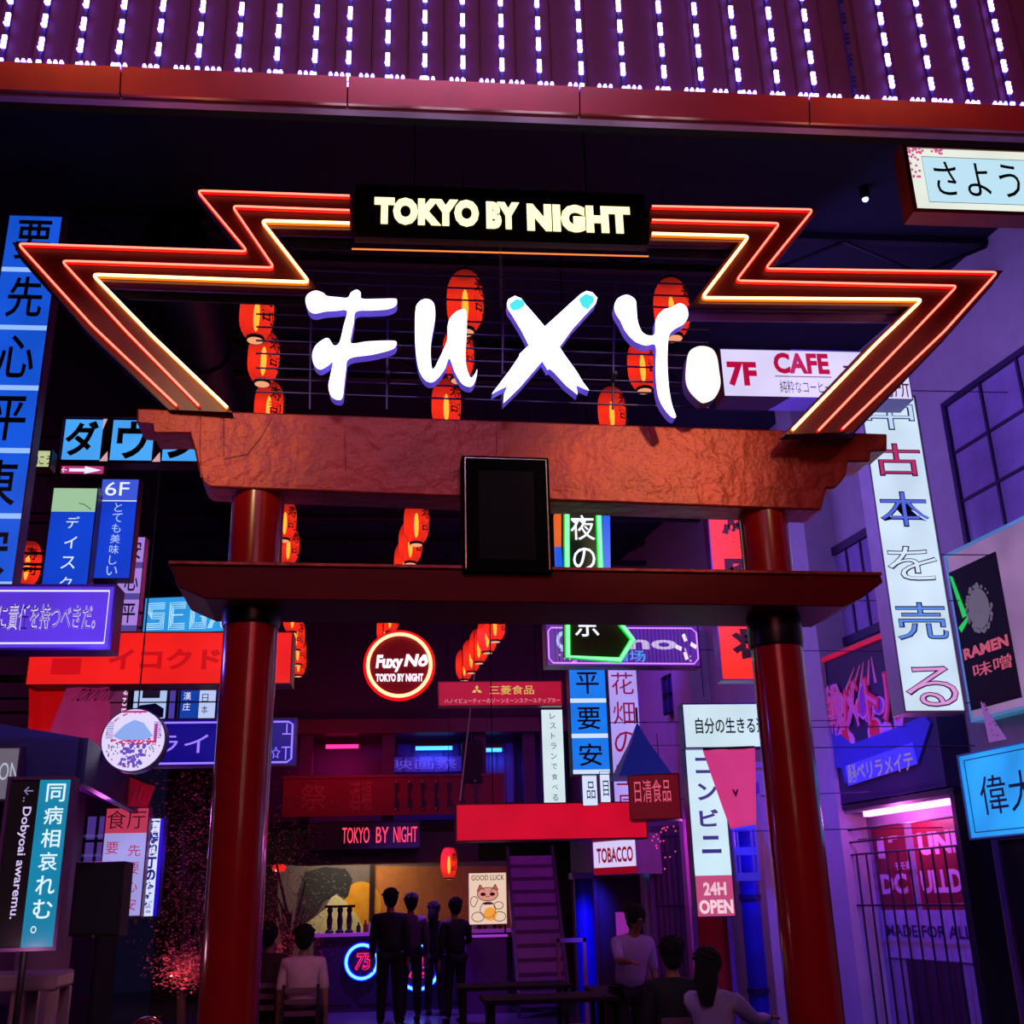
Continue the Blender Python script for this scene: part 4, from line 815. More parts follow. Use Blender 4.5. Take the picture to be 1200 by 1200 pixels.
# graffiti shop sign board
sb = RW.shift(.30)
o = sign('dark violet shop board with pink and red graffiti lettering over the barred shopfront', sb, [(948, 782), (1068, 724), (1122, 912), (980, 950)], D((34, 20, 70), .5), (), house=D((30, 20, 80), .4), bez=.01, rods=False, depth=.28, name='shop_board')
def loc2(o, pl, px_, py_): u, zz = pl.hit(px_, py_); d_ = pl.world(u, zz)-np.array(o.location); return float(d_@pl.u), float(d_[2])
W, H = o['_w'], o['_h']
MB().box(0, W, -.03, .0, H-.05, H).build('red_edge', M('red_edge_lit', (200, 16, 40), .4, emit=(190, 10, 40), es=.5), o)
def poly_px(pts, y0, y1, nm, m_):
    MB().prism([loc2(o, sb, *p) for p in pts], y0, y1).build(nm, m_, o)
BLUP = M('glow_paint_46_50_170', (46, 50, 170), .5, emit=(24, 24, 130), es=.35); PKP = M('glow_paint_190_110_190', (190, 110, 190), .5, emit=(120, 50, 130), es=.5); RDP = M('glow_paint_190_30_60', (190, 30, 60), .5, emit=(150, 10, 30), es=.5)  # graffiti paints glow on an unlit board, light put into their colour
poly_px([(960, 868), (975, 850), (1000, 872), (1060, 850), (1085, 838), (1092, 848), (1085, 870), (1078, 892), (992, 918), (988, 900), (972, 900)], -.02, 0, 'blue_splash', BLUP)
A = loc2(o, sb, 955, 868); B = loc2(o, sb, 1058, 800)
t = MB(); put(t, '対戦メ', A[0], A[1]-.02, (A[0]+B[0])/2+.1, A[1]+.52, -.024, .06); t.build('pink_lettering', PKP, o)
t = MB(); put(t, 'バトル', (A[0]+B[0])/2-.25, A[1]-.04, B[0]+.02, A[1]+.50, -.028, .06); t.build('red_lettering', RDP, o)
t = MB(); put(t, '対戦メ', A[0]+.02, A[1]+.01, (A[0]+B[0])/2+.08, A[1]+.48, -.032, .0); put(t, 'バトル', (A[0]+B[0])/2-.23, A[1]-.01, B[0], A[1]+.47, -.034, .0); t.build('pale_inner_lettering', M('glow_paint_200_90_150', (200, 90, 150), .5, emit=(150, 40, 90), es=.5), o)
for k in range(16):
    gx, gy = R3.uniform(958, 1060), R3.uniform(800, 880)-.25*0; gy = 868-(gx-958)*.35+R3.uniform(-34, 22); w_ = R3.uniform(3, 7); h_ = R3.uniform(9, 24)
    c_col = [RDP, PKP, RDP, M('glow_paint_plum', (120, 40, 150), .5, emit=(80, 20, 110), es=.5)][k % 4]
    poly_px([(gx+w_*1.35*cos(t), gy+h_*1.12*sin(t)) for t in np.linspace(0, 2*pi, 12, endpoint=False)], -.012-.0004*k, 0, 'paint_outline', M('glow_paint_pale', (200, 120, 180), .5, emit=(150, 60, 110), es=.45))
    poly_px([(gx+w_*cos(t), gy+h_*sin(t)) for t in np.linspace(0, 2*pi, 12, endpoint=False)], -.0124-.0004*k, 0, 'paint_drip', c_col)
for k in range(5):
    gx = 990+k*9; poly_px([(gx, 812-k*3), (gx+2, 812-k*3), (gx+R3.uniform(-14, 14), 782-k*3)], -.014, 0, 'paint_ray', M('glow_paint_pale', (200, 120, 180), .5))
poly_px([(993, 898), (1072, 870), (1078, 895), (997, 921)], -.03, -.02, 'label_strip', M('glow_paint_90_90_220', (90, 90, 220), .5, emit=(50, 44, 190), es=.6))
C1 = loc2(o, sb, 998, 915); C2 = loc2(o, sb, 1072, 880)
t = MB(); put(t, '脳ベリラメイテ', C1[0], (C1[1]+C2[1])/2-.1, C2[0], (C1[1]+C2[1])/2+.08, -.036, .02); t.build('strip_lettering', M('glow_paint_190_190_140', (190, 190, 140), .5, emit=(120, 120, 110), es=.5), o)
sign('bright cyan-blue sign with dark characters at the right edge', RW.shift(.75), [(1123, 888), (1290, 846), (1290, 972), (1137, 983)], E((30, 150, 240), 1.1, .2),
     [('偉大さ', .14, .30, .78, .74, D((14, 24, 90), .5), {}), ('', 0, 0, 0, 0, D((10, 60, 120), .5), {'line': [(.05, .08), (.97, .08), (.97, .92), (.05, .92)], 'closed': True, 'r': .004})], house=D((80, 140, 200), .4), bez=.014, rods=False, depth=.2)

# ---- windows and piers of the right wall
PANE = M('window_pane_violet', (150, 130, 190), .12, bump=.02); FRV = D((46, 24, 78), .5)
def wall_window(label, n, pl, TL, BR_, cols, rows, th=.05):
    a = pl.hit(*TL); b2 = pl.hit(*BR_) if BR_ else None
    return a, b2
def grid_window(idx, pl, u_a, u_b, z_a, z_b, cols, rows, m_pane=PANE, fr=.05):
    o = empty('window_%d' % idx, pl.world(u_a, z_a), pl.a, None, None, None, 'structure')
    W, H = u_b-u_a, z_b-z_a
    for q in ((0, fr, 0, H), (W-fr, W, 0, H), (fr, W-fr, 0, fr), (fr, W-fr, H-fr, H)): MB().box(q[0], q[1], -.05, .0, q[2], q[3]).build('frame', FRV, o)
    cw, rh = (W-2*fr)/cols, (H-2*fr)/rows
    for i in range(1, cols): MB().box(fr+i*cw-.014, fr+i*cw+.014, -.035, -.005, fr, H-fr).build('mullion', FRV, o)
    for j in range(1, rows): MB().box(fr, W-fr, -.034, -.006, fr+j*rh-.014, fr+j*rh+.014).build('mullion', FRV, o)
    me = None
    for i in range(cols):
        for j in range(rows):
            if me is None: g = MB().box(0, cw-.01, -.016, -.008, 0, rh-.01).build('pane', m_pane, o); me = g
            else: g = me.copy(); COL.objects.link(g)
            g.location = (fr+i*cw+.005, 0, fr+j*rh+.005)
    return o
a = RW.hit(1107, 474); b2 = RW.hit(1141, 652)
grid_window(1, RW, a[0], a[0]+2.6, b2[1], a[1], 5, 3)
a = RW.hit(957, 655); b2 = RW.hit(977, 764)
grid_window(2, RW, a[0], a[0]+1.9, b2[1], a[1], 6, 1, fr=.09)
# projecting pier between the shops (catches the blue light)
def pier(xa, xb, Ytop, off, z0, z1, m_, idx):
    h1 = RW.shift(off).hit(xa, Ytop); h2 = RW.shift(off).hit(xb, Ytop)
    p = RW.shift(off)
    return struct(MB().box(h1[0], h2[0], 0, off, z0, z1).build('trim_%d' % idx, m_, None, loc=tuple(p.p), rz=p.a))
pier(926, 945, 640, .35, 0, CEIL, plaster, 2)
pier(780, 800, 700, .30, 0, 5.2, plaster, 3)
# sloping canopy band above the far shops
# ---- barred shopfront
sf = RW.shift(.04)
c1 = sf.hit(982, 955); c2 = sf.hit(1135, 925)
o = empty('barred_shopfront', sf.world(c1[0], 0), sf.a, 'shopfront behind dark iron bars with a lit poster and magenta lamp', 'shopfront')
W = c2[0]-c1[0]+.1; H = c1[1]
MB().box(0, W, .0, .03, .1, H).build('back_panel', M('shop_inner', (150, 130, 170), .6), o)
for q in ((-.04, .02, 0, H+.04), (W-.02, W+.04, 0, H+.04), (-.04, W+.04, H, H+.05)): MB().box(q[0], q[1], -.26, .03, q[2], q[3]).build('frame', M('iron', (20, 14, 40), .5), o)
IR = MATS['iron']
nb = 13
for k in range(nb):
    x = W*(k+.5)/nb; MB().tube([(x, -.22, 0), (x, -.22, H*.82)], .010, 6).build('upright_bar', IR, o)
for zf in (.82, .87, .92, .62): MB().tube([(0, -.22, H*zf), (W, -.22, H*zf)], .010, 6).build('cross_bar', IR, o)
MB().box(W*.35, W*.95, -.2, -.12, H-.08, H-.03).build('lamp_tube', M('magenta_tube', (255, 150, 230), .4, emit=(255, 120, 225), es=6), o)
MB().box(.0, W, -.24, .0, H-.03, H-.0).build('lamp_ceiling', plaster, o)
pz = [(W*0.264, W*0.502), (W*0.563, W*0.867)]
for k, (xa, xb) in enumerate(pz):
    MB().box(xa, xb, -.012, -.002, H*.60, H*.93).build('crimson_poster', M('poster_crimson', (130, 10, 44), .5), o)
MB().box(W*0.264, W*0.867, -.014, -.012, H*.42, H*.60).build('pale_poster', D((170, 150, 200), .6), o)
t = MB(); put(t, '1', W*0.299, H*.80, W*0.352, H*.885, -.016, .03); put(t, 'F', W*0.387, H*.86, W*0.458, H*.885, -.016, .05); put(t, 'UNI', W*0.598, H*.80, W*0.845, H*.885, -.016, .05)
put(t, 'DC', W*0.290, H*.66, W*0.484, H*.74, -.016, .05); put(t, 'ULLD', W*0.581, H*.66, W*0.845, H*.745, -.016, .045); put(t, 'モモ楽', W*0.414, H*.75, W*0.528, H*.785, -.016, .02); t.build('lettering', D((225, 170, 215), .5), o)
t = MB(); put(t, 'MADE FOR ALL', W*0.290, H*.50, W*0.854, H*.545, -.018, .02); t.build('dark_lettering', D((60, 24, 90), .5), o)
MB().box(W*.4, W*.75, -.016, -.004, H*.1, H*.42).build('counter_block', D((60, 26, 60), .6), o)
light('POINT', 'magenta_shop_lamp', tuple(RW.shift(.35).world(c1[0]+W*.65, H-.15)), (1, .18, .8), 16, radius=.06)
dd = RW.shift(.02); a = dd.hit(1172, 985)
o = empty('door_4', dd.world(a[0], 0), dd.a, None, None, None, 'structure')
MB().box(0, 1.2, 0, .06, 0, a[1]).build('dark_opening_sheet', D((20, 8, 22), .6), o)  # dark sheet stands for the dark interior behind the doorway
for q in ((-.07, 0, 0, a[1]+.07), (1.2, 1.27, 0, a[1]+.07), (0, 1.2, a[1], a[1]+.07)): MB().box(q[0], q[1], -.03, .06, q[2], q[3]).build('frame', D((90, 60, 110), .5), o)
# little triangular pennant right of the bookshop sign
pn = front(1165, 845, 8.9); h = [pn.hit(*p) for p in ((1150, 822), (1180, 866), (1160, 870))]
o = empty('triangle_pennant', pn.world(h[0][0], h[2][1]), 0, 'small patterned lilac pennant below the dish poster', 'pennant')
MB().prism([(a-h[0][0], b3-h[2][1]) for a, b3 in h], 0, .015).build('pennant_cloth', E((150, 90, 190), .7), o)
m = MB()
for k in range(12):
    t_ = R3.random(); s_ = R3.uniform(.2, .8); x = (h[1][0]-h[0][0])*t_*s_+.01; zz = (h[0][1]-h[2][1])*(1-t_)*.95; m.box(x, x+.015, -.004, 0, zz, zz+.015)
m.build('pattern_print', D((230, 190, 240), .5), o)
MB().tube([(0, .01, h[0][1]-h[2][1]), (0, .4, h[0][1]-h[2][1]+.05)], .006, 5).build('hanging_rod', DKMETAL, o)
# blue spot lamp high at the right
P = at(1014, 233, 7.5); o = empty('ceiling_spot_lamp', P, 0, 'tiny blue-white spot lamp under the dark roof', 'lamp')
MB().lathe([(.035, 0), (.04, .02), (.04, .12), (.02, .14)], 14, (0, 0, 0)).build('lamp_can', BLACK, o); MB().ball((0, 0, -.002), .026, 8).build('lamp_lens', E((140, 170, 255), 6), o)
MB().tube([(0, 0, .13), (0, 0, 7.25-P[2])], .01, 6).build('lamp_stem', BLACK, o)
# ---- far right of the alley: pillars, ladder, doors
BCOL = M('column_blue', (30, 30, 190), .4)
def vbox(label, nm, cat_, x0, y0, x1, y1, Y, depth, m_, base0=False, group=None):
    A = at(x0, y0, Y); B = at(x1, y1, Y); z0 = 0 if base0 else B[2]
    o = empty(nm, (A[0], Y, z0), 0, label, cat_, group); W = at(x1, y0, Y)[0]-A[0]
    return o, W, A[2]-z0
o, W, H = vbox('glossy deep blue round column behind the right pillar', 'blue_column', 'column', 862, 930, 884, 1180, 10.6, .3, BCOL, True)
MB().lathe([(W/2, 0), (W/2, H)], 24, (W/2, .15, 0)).build('shaft', BCOL, o, smooth=True)
for k in (.3, .62): MB().lathe([(W/2+.012, 0), (W/2+.012, .05)], 24, (W/2, .15, H*k)).build('band', D((20, 16, 90), .5), o, smooth=True)
MB().box(-.04, W+.04, -.04, .34, H, H+.1).build('capital', LILAC, o)
o, W, H = vbox('glossy deep blue round column behind the tobacco sign', 'blue_column', 'column', 674, 1030, 697, 1150, 15.5, .3, BCOL, True)
MB().lathe([(W/2, 0), (W/2, H)], 24, (W/2, .15, 0)).build('shaft', BCOL, o, smooth=True); MB().box(-.04, W+.04, -.04, .34, H, H+.08).build('capital', LILAC, o)
light('SPOT', 'blue_column_lamp', tuple(at(690, 1000, 14.3)), (.03, .03, 1), 200, tuple(at(686, 1110, 15.5)), spot=45, blend=.8)
light('SPOT', 'blue_column_lamp', tuple(at(868, 980, 9.9)+np.array([0, 0, .6])), (.03, .03, 1), 160, tuple(at(873, 1110, 10.6)), spot=60, blend=.8)
o, W, H = vbox('small metal ladder-shaped frame leaning by the blue column', 'wall_ladder', 'ladder', 858, 966, 884, 1032, 10.3, .1, LILAC)
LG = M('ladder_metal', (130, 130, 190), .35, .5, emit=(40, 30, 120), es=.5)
for x in (0, W*.18, W*.82, W): MB().tube([(x, 0, 0), (x, 0, H)], .010, 6).build('rail', LG, o)
for k in (.0, .45, .9): MB().box(0, W, -.012, .012, H*k, H*k+.07).build('rung', LG, o)
MB().tube([(W/2, .0, H*.95), (W/2, .3, H*.95)], .01, 6).build('bracket', LG, o)
def door(idx, x0, y0, x1, Y, m_, frame_m, ang=-14, panels_=0):
    pl = front((x0+x1)/2, y0, Y, ang); a = pl.hit(x0, y0); b2 = pl.hit(x1, y0); W = b2[0]-a[0]; H = (a[1]+b2[1])/2
    o = empty('door_%d' % idx, pl.world(a[0], 0), pl.a, None, None, None, 'structure')
    MB().box(0, W, 0, .05, 0, H).build('leaf', m_, o)
    for q in ((-.05, 0, 0, H+.05), (W, W+.05, 0, H+.05), (0, W, H, H+.05)): MB().box(q[0], q[1], -.04, .06, q[2], q[3]).build('frame', frame_m, o)
    return o, W, H
door(1, 816, 1068, 851, 12.0, M('door_red', (170, 20, 16), .5), LILAC)
o, W, H = door(2, 762, 968, 806, 14.0, M('door_violet', (110, 60, 120), .5), D((120, 70, 150), .5))
for k in range(7): MB().tube([(W*(k+.5)/7, -.03, .1), (W*(k+.5)/7, -.03, H-.05)], .008, 6).build('bar', D((60, 20, 90), .5), o)
for k in (.3, .62, .95): MB().tube([(0, -.03, H*k), (W, -.03, H*k)], .01, 6).build('bar', D((60, 20, 90), .5), o)
o, W, H = door(3, 700, 1030, 748, 15.0, M('door_dark', (60, 20, 60), .5), D((70, 16, 50), .5))
MB().box(W*.4, W*.7, -.012, 0, .3, H*.78).build('lit_panel', E((150, 40, 160), .8), o)
# bright pier; a glowing panel stands for the light on its top
o, W, H = vbox('slim pale pier with a cool lit top beside the tobacco sign', 'lit_pier', 'pier', 750, 970, 768, 1170, 14.2, .2, plaster, True)
MB().box(0, W, 0, .2, 0, H).build('pier_body', plaster, o); MB().box(.01, W-.01, -.03, 0, H-.55, H).build('glow_patch', E((100, 190, 250), .9, .2), o)
o, W, H = vbox('narrow magenta-lit pier between the barred door and the store sign', 'magenta_pier', 'pier', 800, 960, 818, 1190, 12.6, .2, plaster, True)
MB().box(0, W, 0, .2, 0, H).build('pier_body', D((200, 110, 200), .6), o); MB().box(-.01, W+.01, -.02, .22, H, H+.1).build('pier_cap', D((120, 60, 140), .5), o)
light('POINT', 'magenta_pier_lamp', tuple(at(806, 985, 12.0)), (1, .1, .8), 9, radius=.05)
o, W, H = vbox('tall pale pier just behind the right pillar', 'pale_pier', 'pier', 884, 900, 900, 1170, 11.0, .2, plaster, True)
MB().box(0, W, 0, .2, 0, H).build('pier_body', plaster, o); MB().box(-.01, W+.01, -.02, .22, H, H+.06).build('pier_cap', plaster, o)
# small balcony grille high on the right wall
gq = RW.shift(.1); a = gq.hit(776, 795); b2 = gq.hit(822, 790); c3 = gq.hit(778, 838)
o = empty('window_grille', gq.world(a[0], c3[1]), gq.a, 'dark barred window grille on the far right wall under the casino sign', 'grille'); W = b2[0]-a[0]; H = a[1]-c3[1]
MB().box(0, W, .02, .08, 0, H).build('window_box', D((60, 30, 120), .5), o)
for k in range(8): MB().tube([(W*k/7, 0, 0), (W*k/7, 0, H)], .02, 6).build('bar', INK, o)
for k in (0, .5, 1): MB().tube([(0, 0, H*k), (W, 0, H*k)], .02, 6).build('bar', INK, o)
# flower pots string of pink fairy lights near the door
P = at(778, 978, 13.4)
o = empty('fairy_light_bunch', P, 0, 'bunch of tiny pink-white lights hanging beside the barred door', 'fairy lights', None, 'stuff')
m = MB()
for k in range(26): m.ball((R3.gauss(0, .09), R3.gauss(0, .05), R3.gauss(0, .16)), .010, 4)
m.build('bulbs', E((255, 70, 130), 1.2), o)
MB().tube([(0, 0, .3), (0, .02, 1.2)], .006, 5).build('cable', BLACK, o)

# staircase right of the bar
S0 = at(600, 1135, 19.0)
st = empty('staircase', (S0[0], 17.6, 0), 0, 'purple-lit staircase with open treads right of the bar', 'stairs')
Wst = (at(650, 1060, 19)-at(600, 1060, 19))[0]
for k in range(11):
    MB().box(0, Wst, k*.13, k*.13+.15, k*.2+.14, k*.2+.2).build('tread', D((90, 40, 90), .5), st)
    MB().box(0, Wst, k*.13+.13, k*.13+.15, k*.2+.2, k*.2+.34).build('riser', M('riser_pale', (150, 90, 160), .6), st)
for x in (-.05, Wst): MB().add([(x, -.02, 0), (x+.05, -.02, 0), (x+.05, 1.5, 2.2), (x, 1.5, 2.2), (x, -.02, .22), (x+.05, -.02, .22), (x+.05, 1.5, 2.5), (x, 1.5, 2.5)], [(0, 1, 2, 3), (4, 7, 6, 5), (0, 4, 5, 1), (1, 5, 6, 2), (2, 6, 7, 3), (3, 7, 4, 0)]).build('stringer', D((50, 16, 60), .5), st)
light('AREA', 'stair_purple_lamp', (S0[0]+.4, 16.2, 3.8), (.75, .10, 1), 11, (S0[0]+.6, 19.0, 1.2), size=.6, size_y=.3)
# pale frame bin / gate near stairs
P = at(652, 1100, 15.0); o = empty('pale_frame_rack', (P[0], 15.0, 0), 0, 'pale open frame stand in front of the stairs', 'rack')
W = at(683, 1100, 15)[0]-P[0]; FRP = M('rack_pale', (190, 120, 140), .5)
for x in (0, W): MB().box(x, x+.04, 0, .05, 0, P[2]).build('upright', FRP, o)
MB().box(-.08, W+.04, 0, .05, P[2]-.05, P[2]).build('top_rail', FRP, o); MB().box(0, W, .0, .05, .1, .15).build('lower_rail', FRP, o)

# ================================================================ BAR BUILDING
BY = 19.5
bar = empty('bar_counter', (at(368, 1100, BY)[0], BY, 0), 0, 'long dark bar counter with lilac-glowing top edge', 'bar counter')
bx0 = at(368, 1100, BY)[0]; bx1 = at(600, 1100, BY)[0]; zt = at(430, 1093, BY)[2]
MB().box(0, bx1-bx0, 0, .6, 0, zt-.05).build('counter_body', M('counter_dark', (46, 16, 50), .4), bar); MB().box(-.05, bx1-bx0+.03, -.08, .65, zt-.05, zt).build('counter_top', M('counter_top', (90, 40, 110), .3, emit=(150, 50, 170), es=.5), bar)  # lilac light put into the top as its own glow
for k in range(5): MB().box(.1+k*(bx1-bx0)/5, .04+(k+1)*(bx1-bx0)/5-.06, -.02, 0, .12, zt-.15).build('front_panel', D((40, 14, 46), .4), bar)
def ring_sign(label, px, py, a0, a1, R):
    P = at(px, py, BY-.08); o = empty('counter_neon_ring', P, 0, label, 'neon sign')
    MB().tube([(R*cos(t), 0, R*sin(t)) for t in np.linspace(a0, a1, 36)], .026, 8).build('blue_tube', M('tube_blue', (120, 210, 255), .4, emit=(95, 190, 255), es=1.8), o)
    MB().tube([(R*cos(t), .03, R*sin(t)) for t in np.linspace(a0, a1, 36)], .045, 8).build('tube_channel', M('tube_jacket_blue', (10, 20, 200), .4, emit=(5, 15, 255), es=1.2), o)
    t = MB(); put(t, '75', -R*.5, -R*.52, R*.5, R*.52, 0, .05, shear=.05); t.build('red_numerals', M('red_numeral', (220, 20, 60), .4, emit=(240, 25, 60), es=1.2), o)
    t = MB(); put(t, '75', -R*.42, -R*.46, R*.42, R*.46, -.01, -.01, shear=.05); t.build('numeral_core', E((90, 0, 30), .6), o)
    MB().box(-.03, .03, .0, .08, R-.04, R).build('bracket', DKMETAL, o)
    return o
ring_sign('blue neon ring around red numerals on the left of the bar counter', 424, 1127, .9, 2*pi+.5, .255)
ring_sign('blue neon ring partly hidden behind the standing people at the bar', 490, 1133, .9, 2*pi+.5, .34)
light('POINT', 'neon_ring_glow', tuple(at(424, 1127, BY-.4)), (.05, .06, 1), 3, radius=.15); light('POINT', 'neon_ring_glow', tuple(at(490, 1140, BY-.6)), (.05, .06, 1), 9, radius=.15)
# back wall of the bar with mural
MY = 21.2
mx0, mx1 = at(325, 1050, MY)[0], at(600, 1050, MY)[0]; mz0, mz1 = 0.9, at(430, 1012, MY)[2]
mu = empty('wall_mural', (mx0, MY, 0), 0, 'painted mural of a pale volcano, dark wave and orange sun behind the bar', 'mural')
pm = lambda px, py: (at(px, py, MY)[0]-mx0, at(px, py, MY)[2])
MB().box(0, mx1-mx0, .0, .08, .0, mz1).build('mural_board', M('mural_ground', (120, 104, 110), .7), mu)
MB().prism([pm(*p) for p in ((436, 1015), (600, 1015), (600, 1110), (436, 1110))], -.01, 0).build('ochre_field', M('mural_ochre', (215, 130, 70), .7), mu)
sun = [pm(424+23*cos(t), 1060+27*sin(t)) for t in np.linspace(0, 2*pi, 28, endpoint=False)]
MB().prism(sun, -.016, -.002).build('orange_sun', M('mural_sun', (250, 170, 30), .6), mu)
MB().prism([pm(*p) for p in ((345, 1085), (352, 1040), (358, 1022), (380, 1016), (405, 1018), (413, 1030), (408, 1050), (395, 1062), (390, 1050), (380, 1055), (372, 1070), (345, 1092))], -.022, -.004).build('dark_wave', M('mural_wave', (44, 42, 52), .7), mu)
MB().prism([pm(*p) for p in ((343, 1087), (362, 1080), (380, 1066), (388, 1052), (394, 1048), (400, 1052), (408, 1060), (420, 1075), (432, 1100), (343, 1100))], -.03, -.008).build('pale_volcano', M('mural_snow', (235, 225, 170), .6), mu)
m = MB()
for k in range(70):
    a, b3 = R3.uniform(348, 408), R3.uniform(1020, 1070); m.prism([pm(a+1.6*cos(t), b3+1.6*sin(t)*R3.uniform(.3, 1)) for t in (0, 2, 4)], -.026, -.02)
m.build('foam_speckle', M('mural_foam', (120, 116, 130), .7), mu)
MB().box(pm(433, 1050)[0], pm(439, 1050)[0], -.06, 0, 0, mz1).build('post', D((40, 10, 14), .5), mu)
light('AREA', 'mural_lamp', (at(410, 1000, 20.4)[0], 20.3, 2.75), (1, .85, .5), 18, (at(405, 1075, MY)[0], MY, 1.5), size=1.2, size_y=.1)
# bottles, dispensers on the counter
def bottle(px, py, hpx, Y, m_, label, group):
    A = at(px, py, Y); hh = at(px, py-hpx, Y)[2]-A[2]
    o = empty('bottle', (A[0], Y, zt), 0, label, 'bottle', group)
    MB().lathe([(.034, 0), (.036, .01), (.036, hh*.6), (.014, hh*.74), (.013, hh*.95)], 12).build('glass_body', m_, o, smooth=True); MB().lathe([(.016, hh*.93), (.016, hh)], 10).build('cap', BLACK, o)
BG = [M('bottle_green', (30, 60, 30), .15), M('bottle_amber', (110, 50, 10), .15), M('bottle_clear', (170, 160, 150), .12)]
for i, x in enumerate((420, 428, 433, 440, 446, 556, 562, 568, 574, 580, 586)):
    bottle(x, 1092, R3.choice([12, 14, 16]), BY+.35, BG[i % 3], '%s small bottle from the left in the row on the bar counter by the mural' % ORD[i] if x < 500 else '%s small bottle from the left below the cat poster' % ORD[i-5], 'bottles on the counter left' if x < 500 else 'bottles on the counter right')
for i, x in enumerate((386, 398, 409)):
    A = at(x, 1092, BY+.3); o = empty('drink_tap', (A[0], BY+.3, zt), 0, ['dark drink dispenser nearest the volcano slope', 'dark drink dispenser in the middle of three on the counter', 'dark drink dispenser nearest the orange sun'][i], 'dispenser', 'drink dispensers')
    MB().lathe([(.07, 0), (.07, .03), (.035, .06), (.05, .2), (.03, .3), (.05, .36), (.03, .42)], 14).build('body', BLACK, o, smooth=True); MB().box(-.09, .09, -.04, .04, .40, .44).build('cross_piece', BLACK, o)
# overhead rack with glasses
ry = 19.8; A = at(345, 1013, ry); B = at(560, 1016, ry)
rk = empty('overhead_glass_rack', (A[0], ry, A[2]-.02), 0, 'dark overhead rack with hanging glasses above the bar', 'glass rack')
MB().box(0, B[0]-A[0], -.2, .3, 0, .05).build('shelf', D((36, 14, 18), .4), rk); MB().box(0, B[0]-A[0], -.2, -.17, .05, .5).build('front_board', D((30, 10, 18), .5), rk)
for k in (0.02, .5, .98): MB().tube([((B[0]-A[0])*k, .1, .05), ((B[0]-A[0])*k, .3, at(440, 962, 20.0)[2]-.12-A[2]+.05)], .015, 6).build('hanger', BLACK, rk)
gm = MB().lathe([(.03, 0), (.006, .015), (.006, .07), (.035, .11), (.035, .16)], 10)
g0 = None
for k in range(24):
    if g0 is None: g0 = gm.build('wine_glass', M('glass_pale', (190, 160, 160), .1), rk); q = g0
    else: q = g0.copy(); COL.objects.link(q)
    q.location = (.1+k*(B[0]-A[0]-.2)/24, -.1, .05)
# LED word sign
sign('black board with red dotted capital letters above the bar', front(441, 978, 19.2), [(360, 962), (492, 963), (492, 995), (360, 994)], D((12, 4, 12), .5),
     [('TOKYO', .31, .22, .55, .80, E((255, 60, 90), 1.6), {'bold': .0}), ('BY', .61, .22, .72, .80, E((255, 60, 90), 1.6), {'bold': .0}), ('NIGHT', .765, .22, .975, .80, E((255, 60, 90), 1.6), {'bold': .0})], house=BLACK, bez=.01, depth=.85, name='word_board', rods=False)
# upper floor over the bar
uy = 20.0
def zat(px, py, Y=uy): return at(px, py, Y)
z_soff = zat(480, 868)[2]; z_bal_t = zat(440, 905)[2]; z_bal_b = zat(440, 962)[2]
ux0, ux1 = zat(318, 900)[0]-.3, zat(640, 900)[0]+.5
up = empty('upper_storey', (ux0, uy, z_bal_b), 0, 'dark upper storey over the bar with a soffit and blue-lit windows', 'building')
MB().box(0, ux1-ux0, -.3, 3.2, z_soff-z_bal_b+.1, z_soff-z_bal_b+.35).build('soffit_edge', D((90, 20, 50), .5), up)
MB().box(0, ux1-ux0, .1, 3.2, z_soff-z_bal_b+.35, 7.1-z_bal_b).build('upper_wall', D((70, 34, 70), .7), up)
MB().box(0, ux1-ux0, .9, 1.1, 0, z_soff-z_bal_b+.2).build('inner_wall', D((54, 16, 60), .7), up)
MB().box(0, ux1-ux0, .0, 1.6, -.12, .0).build('floor_slab', D((40, 10, 30), .7), up)
for k, px_ in enumerate((448, 560-5, 612, 352)):
    X = zat(px_, 880)[0]-ux0; MB().box(X, X+.22, -.1, .12, 0, z_soff-z_bal_b+.12).build('post', D((80, 30, 84), .6), up)
for (xa, xb) in ((465, 540), (566, 606)):
    A = zat(xa, 870)[0]-ux0; B = zat(xb, 870)[0]-ux0
    f = MB().box(A, B, .82, .9, .35, z_soff-z_bal_b+.05).build('window', E((14, 8, 120), .5), up)
    for t_ in np.linspace(A, B, 5): MB().box(t_-.015, t_+.015, .78, .82, .35, z_soff-z_bal_b+.05).build('pane_bar', INK, f)
def tube_lamp(label, x0, y0, x1, Y, m_, lightcol, pw):
    A = at(x0, y0, Y); B = at(x1, y0, Y); o = empty('tube_lamp', A, 0, label, 'tube lamp')
    MB().tube([(0, 0, 0), (B[0]-A[0], 0, 0)], .035, 8).build('lit_tube', m_, o); MB().box(-.03, B[0]-A[0]+.03, -.03, .05, .04, .12).build('fitting', BLACK, o)
    light('AREA', 'tube_glow', (float((A[0]+B[0])/2), Y-.1, float(A[2])-.06), lightcol, pw, (float((A[0]+B[0])/2), Y+.5, float(A[2])-1.2), size=.6, size_y=.1)
tube_lamp('cyan-blue tube lamp glowing under the soffit, left of the black box', 487, 877, 530, 20.3, E((60, 150, 255), 3), (.03, .05, 1), 22)
tube_lamp('short cyan-blue tube lamp right of the black box', 568, 879, 588, 20.3, E((60, 150, 255), 3), (.03, .05, 1), 12)
tube_lamp('magenta tube lamp glowing on the dark red upper wall', 382, 875, 420, 20.2, E((255, 40, 130), 2.4), (1, .02, .3), 12)
sign('row of dim blue poster panels in the upper window behind the rail', front(500, 895, 20.6), [(455, 886), (545, 886), (545, 905), (455, 905)], [(k/5, 0, k/5+.18, 1, E((50, 30, 150), .7)) for k in range(5)], [('映画祭', .05, .2, .9, .8, E((90, 80, 220), .8), {})], rods=False, house=INK, name='film_poster', cat='poster')
